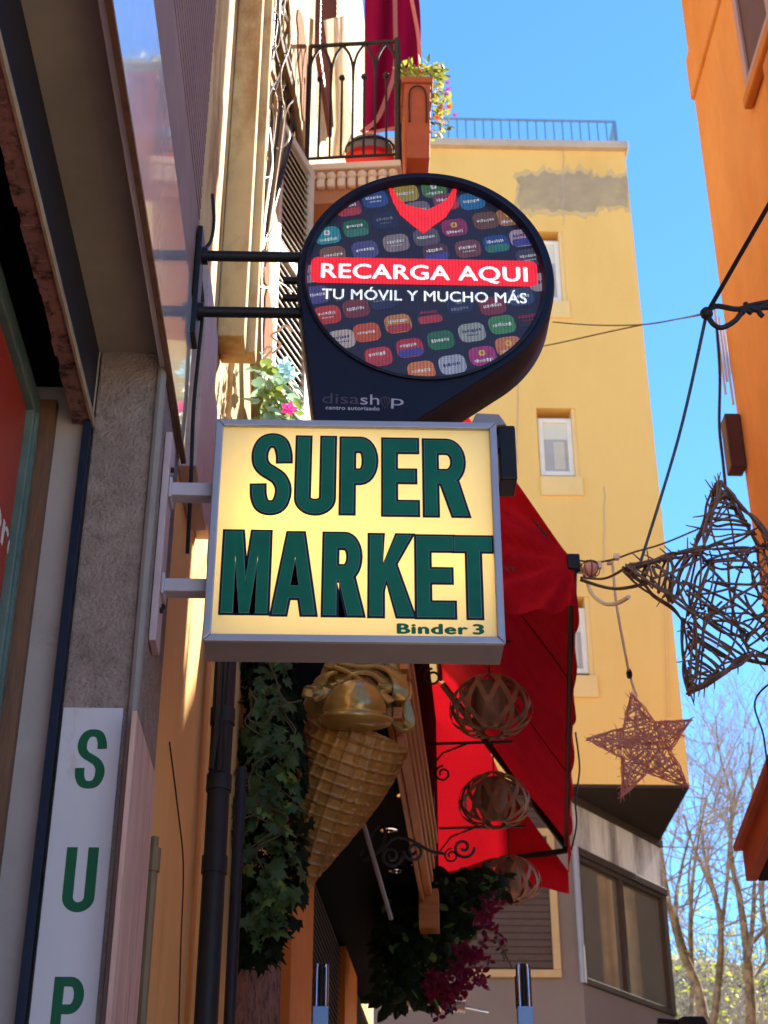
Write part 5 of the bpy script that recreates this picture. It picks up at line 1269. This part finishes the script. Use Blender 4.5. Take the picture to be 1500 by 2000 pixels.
# planter hung outside the railing
plt = thing('planter', 'tall terracotta planter with flowers hung outside the balcony railing', 'planter', pY(815, 310, Y_b-.1))
q0, q1 = pY(800, 308, Y_b-.1), pY(842, 152, Y_b-.1); wpl_ = q1.x-pY(788, 152, Y_b-.1).x; xq = q1.x-wpl_
def ring(sx, z): xc = (xq+q1.x)/2; return [(xc-sx*wpl_/2, Y_b-.1, z), (xc+sx*wpl_/2, Y_b-.1, z), (xc+sx*wpl_/2, Y_b+.35, z), (xc-sx*wpl_/2, Y_b+.35, z)]
pb_ = MB(); pb_.v = [V(*p) for p in ring(.80, q0.z)+ring(.97, q1.z-.05)]; pb_.f = [(3, 2, 1, 0), (0, 1, 5, 4), (1, 2, 6, 5), (2, 3, 7, 6), (3, 0, 4, 7), (4, 5, 6, 7)]
pb_.build('pot', M['terracotta'], plt, bevel=.008)
MB().box((xq-.012, Y_b-.112, q1.z-.05), (q1.x+.012, Y_b+.362, q1.z)).build('pot_rim', M['terracotta'], plt, bevel=.008)
xm = (xq+q1.x)/2; hp = [(xm-wpl_*.30, Y_b-.118, q0.z+.28), (xm-wpl_*.30, Y_b-.118, q1.z-.18), (xm-wpl_*.2, Y_b-.118, q1.z-.11), (xm, Y_b-.118, q1.z-.09), (xm+wpl_*.2, Y_b-.118, q1.z-.11), (xm+wpl_*.30, Y_b-.118, q1.z-.18), (xm+wpl_*.30, Y_b-.118, q0.z+.28)]
MB().tube(catmull(hp, 4), .006, 5).build('wire_holder', M['iron'], plt, smooth=True)
pr = random.Random(17); pm_ = [mesh_of('leaf', leaf_oval(.055, .3), M['leaf_yellow'], True), mesh_of('leaf', leaf_oval(.05, .3), M['leaf'], True)]
for k in range(260):
    t = pr.random(); u, v = (pr.uniform(785, 865), pr.gauss(140, 9)) if t < .5 else (pr.gauss(858, 9), pr.uniform(135, 270))
    inst('leaf', pm_[0 if pr.random() < .7 else 1], plt, leaf_M(pY(u, v, Y_b+pr.uniform(-.05, .3)), V(.3, -.6, .5), pr, 1.0, -.1))
for k in range(26):
    m__ = pr.choice(('petal_red', 'petal_violet', 'leaf_yellow', 'leaf_yellow', 'cord')); u, v = (pr.gauss(868, 9), pr.gauss(205, 22)) if k < 17 else (pr.uniform(790, 862), pr.gauss(135, 8))
    fo = MB(); q = pY(u, v, Y_b-.02)
    for j in range(5):
        a = j*1.257+k; d = V(math.cos(a), -.4, math.sin(a)).normalized(); Mx = basis(q, d.cross(V(0, -1, 0)).normalized(), d, V(0, -1, 0)); l_ = leaf_oval(.024, .2); fo.add([Mx @ x for x in l_.v], l_.f)
    fo.build('flower', M[m__], plt, smooth='all')

# ------------------------------------------------------------------ wicker stars
def star(name, lab, cat, c, Rr, rot_, depth, th, m, rn, nwrap, nchord, nspike, nrm=(0, -1, 0), inner=.40):
    n_ = Vector(nrm).normalized(); xr_ = V(0, 0, 1).cross(n_).normalized()
    up = n_.cross(xr_); up = up if up.z > 0 else -up
    T = thing(name, lab, cat, c-V(0, 0, Rr))
    def pt3(r_, a, d): return c+xr_*(r_*math.cos(a))+up*(r_*math.sin(a))+n_*d
    fr_ = MB(); wr = MB()
    tips = [(Rr*rn.uniform(.94, 1.04), rot_+2*math.pi*k/5) for k in range(5)]
    vall = [(Rr*inner*rn.uniform(.93, 1.07), rot_+2*math.pi*(k+.5)/5) for k in range(5)]
    for k in range(5):
        for a_, b_ in ((tips[k], vall[k]), (vall[k], tips[(k+1) % 5])):
            for sd in (-1, 1):
                d0 = depth*.25 if a_ in tips else depth*.7; d1 = depth*.25 if b_ in tips else depth*.7
                A, Bv = pt3(*a_, sd*d0), pt3(*b_, sd*d1); mid = A.lerp(Bv, .5)+V(rn.uniform(-1, 1), rn.uniform(-1, 1), rn.uniform(-1, 1))*Rr*.025
                o = MB()
                for q in range(3):
                    J = lambda: V(rn.uniform(-1, 1), rn.uniform(-1, 1), rn.uniform(-1, 1))*th*1.3
                    o.tube(catmull([A+J(), A.lerp(mid, .6)+J()*1.5, mid+J()*1.5, mid.lerp(Bv, .5)+J()*1.5, Bv+J()], 3), th*rn.uniform(.6, .95), 5)
                o.build('frame_rod', m, T, smooth=True)
    def arm_pt(k, f, s_, sd):
        """f 0 at the centre to 1 at the tip of arm k, s_ -1..1 across"""
        tp = tips[k]; v0, v1 = vall[k-1], vall[k]
        C0 = pt3(0, 0, 0); Tp = pt3(*tp, 0); Va = pt3(*v0, 0); Vb = pt3(*v1, 0); mid = Va.lerp(Vb, .5); fm_ = (mid-C0).length/(Tp-C0).length
        ax = C0.lerp(Tp, f); hw = (Vb-Va)/2*(f/fm_ if f < fm_ else (1-f)/(1-fm_))
        return ax+hw*s_+n_*sd*depth*(1-f*.75)*(1-.35*abs(s_))
    for k in range(5):
        for q in range(nwrap):
            f = .22+.74*(q+rn.uniform(.1, .9))/nwrap; sk = rn.uniform(-.07, .07)
            P = [arm_pt(k, max(.05, min(.98, f+sk)), -1, .0), arm_pt(k, f+sk*.3, -.4, 1), arm_pt(k, f-sk*.3, .4, 1), arm_pt(k, max(.05, min(.98, f-sk)), 1, 0), arm_pt(k, f, .3, -1), arm_pt(k, f, -.4, -1)]
            wr.tube(catmull(P, 4, True)+[P[0]], th*rn.uniform(.6, 1), 4, cap=False)
        for q in range(nchord):
            f0, f1 = rn.uniform(.02, .9), rn.uniform(.02, .9); s0_, s1_ = rn.uniform(-1, 1), rn.uniform(-1, 1); sd = rn.choice((-1, 1, 1))
            P = [arm_pt(k, f0, s0_, sd), arm_pt(k, (f0+f1)/2, (s0_+s1_)/2+rn.uniform(-.3, .3), sd*1.05), arm_pt(k, f1, s1_, sd)]
            wr.tube(catmull(P, 3), th*rn.uniform(.6, 1.0), 4)
        for q in range(nspike):
            f = rn.uniform(.25, 1.0); s_ = rn.choice((-1, 1))*rn.uniform(.8, 1); p = arm_pt(k, min(f, .99), s_, 0)
            dr = ((p-c).normalized()+V(rn.uniform(-.9, .9), rn.uniform(-.9, .9), rn.uniform(-.9, .9))).normalized()
            wr.tube([p-dr*th*2, p+dr*rn.uniform(.05, .15)*Rr*1.2], [th*.75, th*.3], 4)
    for q in range(nchord*2+6):                      # twigs crossing the middle from arm to arm
        k1, k2 = rn.randint(0, 4), rn.randint(0, 4); sd = rn.choice((-1, 1, 1))
        A, Bv = arm_pt(k1, rn.uniform(.12, .5), rn.uniform(-1, 1), sd), arm_pt(k2, rn.uniform(.12, .5), rn.uniform(-1, 1), sd)
        wr.tube(catmull([A, A.lerp(Bv, .5)+V(rn.uniform(-1, 1), rn.uniform(-.3, .3), rn.uniform(-1, 1))*Rr*.07, Bv], 4), th*rn.uniform(.6, 1), 4)
    wr.build('woven_twigs', m, T, smooth='all', kind='stuff')
    return T, pt3, tips
sr = random.Random(4)
cS = pY(1442, 1159, 5.3); RS = (pY(1442, 1159, 5.3)-pY(1210, 1125, 5.3)).length*1.02
tS, ptS, tipsS = star('twig_star', 'large dark brown twig star hanging from wires by the orange house', 'star decoration', cS, RS, math.radians(171), .085, .0066, M['twig'], sr, 10, 8, 24, nrm=(.12, -1, -.25), inner=.49)
cP = pY(1257, 1458, 7.2); RP = (pY(1257, 1458, 7.2)-pY(1243, 1358, 7.2)).length*1.03
star('pink_star', 'smaller pink twig star hanging on a cord before the yellow wall', 'star decoration', cP, RP, math.radians(101), .035, .0036, M['twig_pink'], sr, 11, 30, 22, nrm=(.0, -1, -.3), inner=.44)
def wire(name, pts, r_, m, lab, cat='cable', grp=None, sm=8):
    return tag(MB().tube(catmull(pts, sm), r_, 5).build(name, m, smooth=True), lab, cat, grp)
# cables over the street
kn = pX(1380, 612, 1.15)
wire('dark_cable', [pY(1620, 190, kn.y-1.2), pY(1500, 402, kn.y-.4), kn], .008, M['cable'], 'dark cable slanting from the upper right down to the knot beside the orange house')
tipL = ptS(*tipsS[0], 0)
wire('blue_cable', [kn, pY(1325, 855, (kn.y+5.3)/2), ptS(RS*.86, math.radians(170), 0)], .006, M['rail_blue'], 'blue grey cable running from the knot down to the left tip of the brown star')
yk = kn.y
kc = thing('cable_knot', 'tangled black cable loop tied beside the orange wall', 'cable', kn)
for P in (((1380, 612), (1398, 598), (1440, 604), (1470, 596), (1530, 585)), ((1380, 612), (1392, 632), (1410, 640), (1436, 626), (1455, 604), (1480, 602), (1530, 600)), ((1456, 592), (1460, 606), (1468, 612)), ((1478, 600), (1484, 612), (1490, 618)), ((1450, 612), (1462, 598), (1475, 606), (1500, 592))):
    MB().tube(catmull([pY(u, v, yk) for u, v in P], 6), .009, 6).build('cable_loop', M['cable'], kc, smooth=True)
MB().ball(kn, .022, 8, 6).build('knot', M['cable'], kc, smooth='all')
wire('street_wire', [pY(1080, 629, 9), pY(1160, 635, 8.6), pY(1255, 634, 8), pY(1330, 622, 7.4), kn], .005, M['wire'], 'thin brown wire from the pin sign across the yellow wall to the knot')
wire('street_wire', [pY(1060, 676, 9), pY(1100, 668, 8.7), pY(1180, 650, 8.3), pY(1255, 634, 8)], .005, M['wire'], 'lower thin brown wire rising across the yellow wall to meet the upper one')
wire('star_wire', [pY(1135, 1133, 6.6), pY(1200, 1150, 6.1), ptS(RS*.72, math.radians(176), 0)], .008, M['wire'], 'brown wire from the awning corner to the underside of the brown star')
wire('star_wire', [pY(1135, 1128, 6.6), pY(1180, 1130, 6.1), tipL], .006, M['wire'], 'straight brown wire from the awning corner to the left tip of the brown star')
wire('light_wire', [pY(1130, 1095, 6.6), pY(1165, 1098, 6.65), pY(1200, 1092, 6.7), pY(1240, 1078, 6.8), pY(1300, 1060, 7), pY(1400, 1018, 7.2), pY(1440, 1005, 7.3)], .005, M['wire'], 'thin wire rising from the awning corner behind the brown star')
wire('white_cord', [pY(1146, 1128, 6.6), pY(1155, 1158, 6.5), pY(1178, 1178, 6.4), pY(1205, 1178, 6.3), pY(1228, 1166, 6.0)], .010, M['cord'], 'white cord looping in a slack curve below the brown star tip', 'cord')
wire('pale_line', [pY(1196, 1094, 6.7), pY(1204, 1180, 6.8), pY(1222, 1280, 7.0), pY(1229, 1315, 7.15), pY(1238, 1345, 7.2), pY(1244, 1360, 7.2)], .0065, M['cord'], 'straight pale cord from which the pink star hangs', 'cord')
tag(MB().lathe([(.012, -.025), (.016, 0), (.010, .02)], Matrix.Translation(pY(1229, 1315, 7.14)), 8).build('cord_clip', M['black_metal'], smooth=True), 'small black clip on the cord above the pink star', 'clip')
bl_o = thing('pink_bulb', 'small pink ball ornament in wire at the front corner of the awning', 'ornament', pY(1152, 1130, 6.6))
q = pY(1153, 1112, 6.6); MB().ball(q, .038, 14, 10, (1, 1, .95)).build('ball', M['twig_pink'], bl_o, smooth='all')
for k in range(4):
    a0_ = k*.8; MB().tube([q+V(.046*math.cos(t)*math.cos(a0_), .046*math.cos(t)*math.sin(a0_), .046*math.sin(t)) for t in [i*.42 for i in range(16)]], .003, 4).build('wire_hoop', M['wire'], bl_o, smooth=True)
MB().box(q+V(.032, -.01, .005), q+V(.055, .01, .04)).build('clip', M['white_frame'], bl_o, bevel=.003)
MB().tube([q+V(-.05, 0, -.02), q+V(-.05, 0, .03)], .012, 8).build('socket', M['steel'], bl_o, smooth=True)
for (u, v, r_) in ((1204, 1088, .014), (1190, 1098, .012)):
    tag(MB().box(pY(u, v, 6.7)-V(r_, r_, r_), pY(u, v, 6.7)+V(r_, r_, r_)).build('wire_clip', M['white_frame'], bevel=.003), 'white clip on the wire left of the brown star' if u > 1195 else 'lower white clip on the wire above the pink star cord', 'clip')
wire('wall_cable', [pY(1400, 640, 7.9), pY(1406, 730, 7.95), pY(1405, 830, 7.95), pY(1412, 900, 7.9), pY(1418, 960, 7.8)], .010, M['cable'], 'dark cable hanging beside the corner of the orange house')
wire('star_guy', [ptS(RS*.78, math.radians(-42), 0), pY(1478, 1360, 5.6), pY(1492, 1440, 6.0), pY(1502, 1530, 6.4), pY(1512, 1680, 6.9)], .004, M['cable'], 'thin dark guy wire running from the brown star down to the red orange canopy')

# ------------------------------------------------------------------ bare trees on the hillside
def tree(lab, guides, Y, seed, nsub=26, r0=.22):
    rn = random.Random(seed); base = pY(*guides[0][0], Y)
    T = thing('bare_tree', lab, 'tree', (base.x, Y, hill_z(base.x, Y)-.3), 'bare trees on the hillside')
    tw = MB(); lim = []
    for gi, G in enumerate(guides):
        P = catmull([pY(u, v, Y+rn.uniform(-.3, .3)+(0 if gi == 0 else rn.uniform(-1, 1))) for u, v in G], 5)
        ra = r0 if gi == 0 else r0*.55
        if gi == 0: P = [V(P[0].x, Y, hill_z(P[0].x, Y)-.4)]+P
        rs = [ra*(1-.78*i/(len(P)-1)) for i in range(len(P))]
        MB().tube(P, rs, 8).build('trunk' if gi == 0 else 'limb', M['bark'], T, smooth=True)
        lim.append((P, rs))
    def grow_(p, d, L_, r_, lev):
        pts = [p]; m_ = 4
        for i in range(m_):
            d = (d+V(rn.uniform(-.22, .22), rn.uniform(-.22, .22), rn.uniform(-.10, .22))).normalized(); pts.append(pts[-1]+d*L_/m_)
        tw.tube(pts, [r_*(1-.6*i/m_) for i in range(m_+1)], 4 if lev else 5, cap=False)
        if lev >= 4 or r_ < .005: return
        for k in range(rn.choice((2, 2, 3, 3))):
            i = rn.randint(1, m_); a = V(rn.uniform(-1, 1), rn.uniform(-1, 1), rn.uniform(-.35, 1)).normalized()
            grow_(pts[i], (d+a*.85).normalized(), L_*rn.uniform(.5, .8), max(r_*.55, .0065), lev+1)
    for P, rs in lim:
        for k in range(nsub):
            i = rn.randint(len(P)//3, len(P)-1); a = V(rn.uniform(-1, 1), rn.uniform(-.7, .7), rn.uniform(-.1, 1)).normalized()
            grow_(P[i], a, rn.uniform(1.1, 2.4), max(.016, rs[i]*.42), 1)
    tw.build('twig_crown', M['twig_far'], T, smooth='all', kind='stuff')
tree('bare tree at the corner of the yellow block, thick pale trunk leaning left', [[(1378, 2010), (1362, 1930), (1330, 1850), (1306, 1760), (1292, 1670), (1290, 1600)], [(1345, 1880), (1320, 1790), (1330, 1700), (1350, 1620)], [(1372, 1990), (1352, 1890), (1350, 1760), (1362, 1650), (1380, 1560)]], 33, 1, 8, .13)
tree('bare forked tree in the middle of the gap between the buildings', [[(1392, 2010), (1402, 1930), (1408, 1850), (1406, 1790), (1392, 1740), (1370, 1690), (1350, 1640), (1335, 1590)], [(1410, 1810), (1420, 1720), (1425, 1640), (1428, 1560), (1405, 1470), (1398, 1400)], [(1425, 1620), (1440, 1560), (1462, 1500), (1475, 1420)], [(1400, 1760), (1372, 1640), (1392, 1580), (1412, 1520)]], 36, 2, 8, .10)
tree('bare tree with upright trunk under the red orange canopy', [[(1468, 2010), (1464, 1920), (1458, 1850), (1450, 1790), (1442, 1740), (1430, 1690), (1428, 1620), (1436, 1540)], [(1462, 1880), (1472, 1780), (1474, 1700), (1480, 1600)], [(1458, 1850), (1480, 1830), (1502, 1805), (1530, 1790)]], 34, 3, 8, .125)
tree('bare tree half outside the right edge of the picture', [[(1520, 2010), (1512, 1900), (1500, 1840), (1488, 1760), (1490, 1650), (1470, 1540), (1462, 1450)], [(1505, 1860), (1480, 1900), (1455, 1920)]], 38, 4, 8, .115)
tree('slender bare tree far behind, thin against the sky', [[(1350, 1990), (1352, 1900), (1350, 1800), (1346, 1700), (1366, 1600), (1380, 1480)], [(1350, 1800), (1372, 1720), (1390, 1660)]], 42, 5, 9, .07)
# undergrowth: leafy and twiggy
ug = random.Random(9); UG = MB(); U2 = MB(); l0 = leaf_oval(.16, .3)
for k in range(5200):
    y = ug.uniform(31, 56); x = y*ug.uniform(.13, .30); z = hill_z(x, y)+ug.random()**2*2.6
    if z < 1.6+y*.19: continue
    Mx = leaf_M(V(x, y, z), V(0, -.6, .5), ug, 1.0, 0); UG.add([Mx @ v for v in l0.v], l0.f)
UG.build('undergrowth', M['leaf_yellow'], smooth='all', kind='stuff')
for k in range(900):
    y = ug.uniform(30, 58); x = y*ug.uniform(.13, .30); p = V(x, y, hill_z(x, y)-.1); d = V(ug.uniform(-.5, .5), ug.uniform(-.3, .3), 1)
    P = [p]
    for i in range(4): d = (d+V(ug.uniform(-.3, .3), ug.uniform(-.3, .3), 0)).normalized(); P.append(P[-1]+d*ug.uniform(.35, .8))
    U2.tube(P, [.025, .02, .016, .012, .008], 4, cap=False)
U2.build('brushwood', M['twig_far'], smooth='all', kind='stuff')
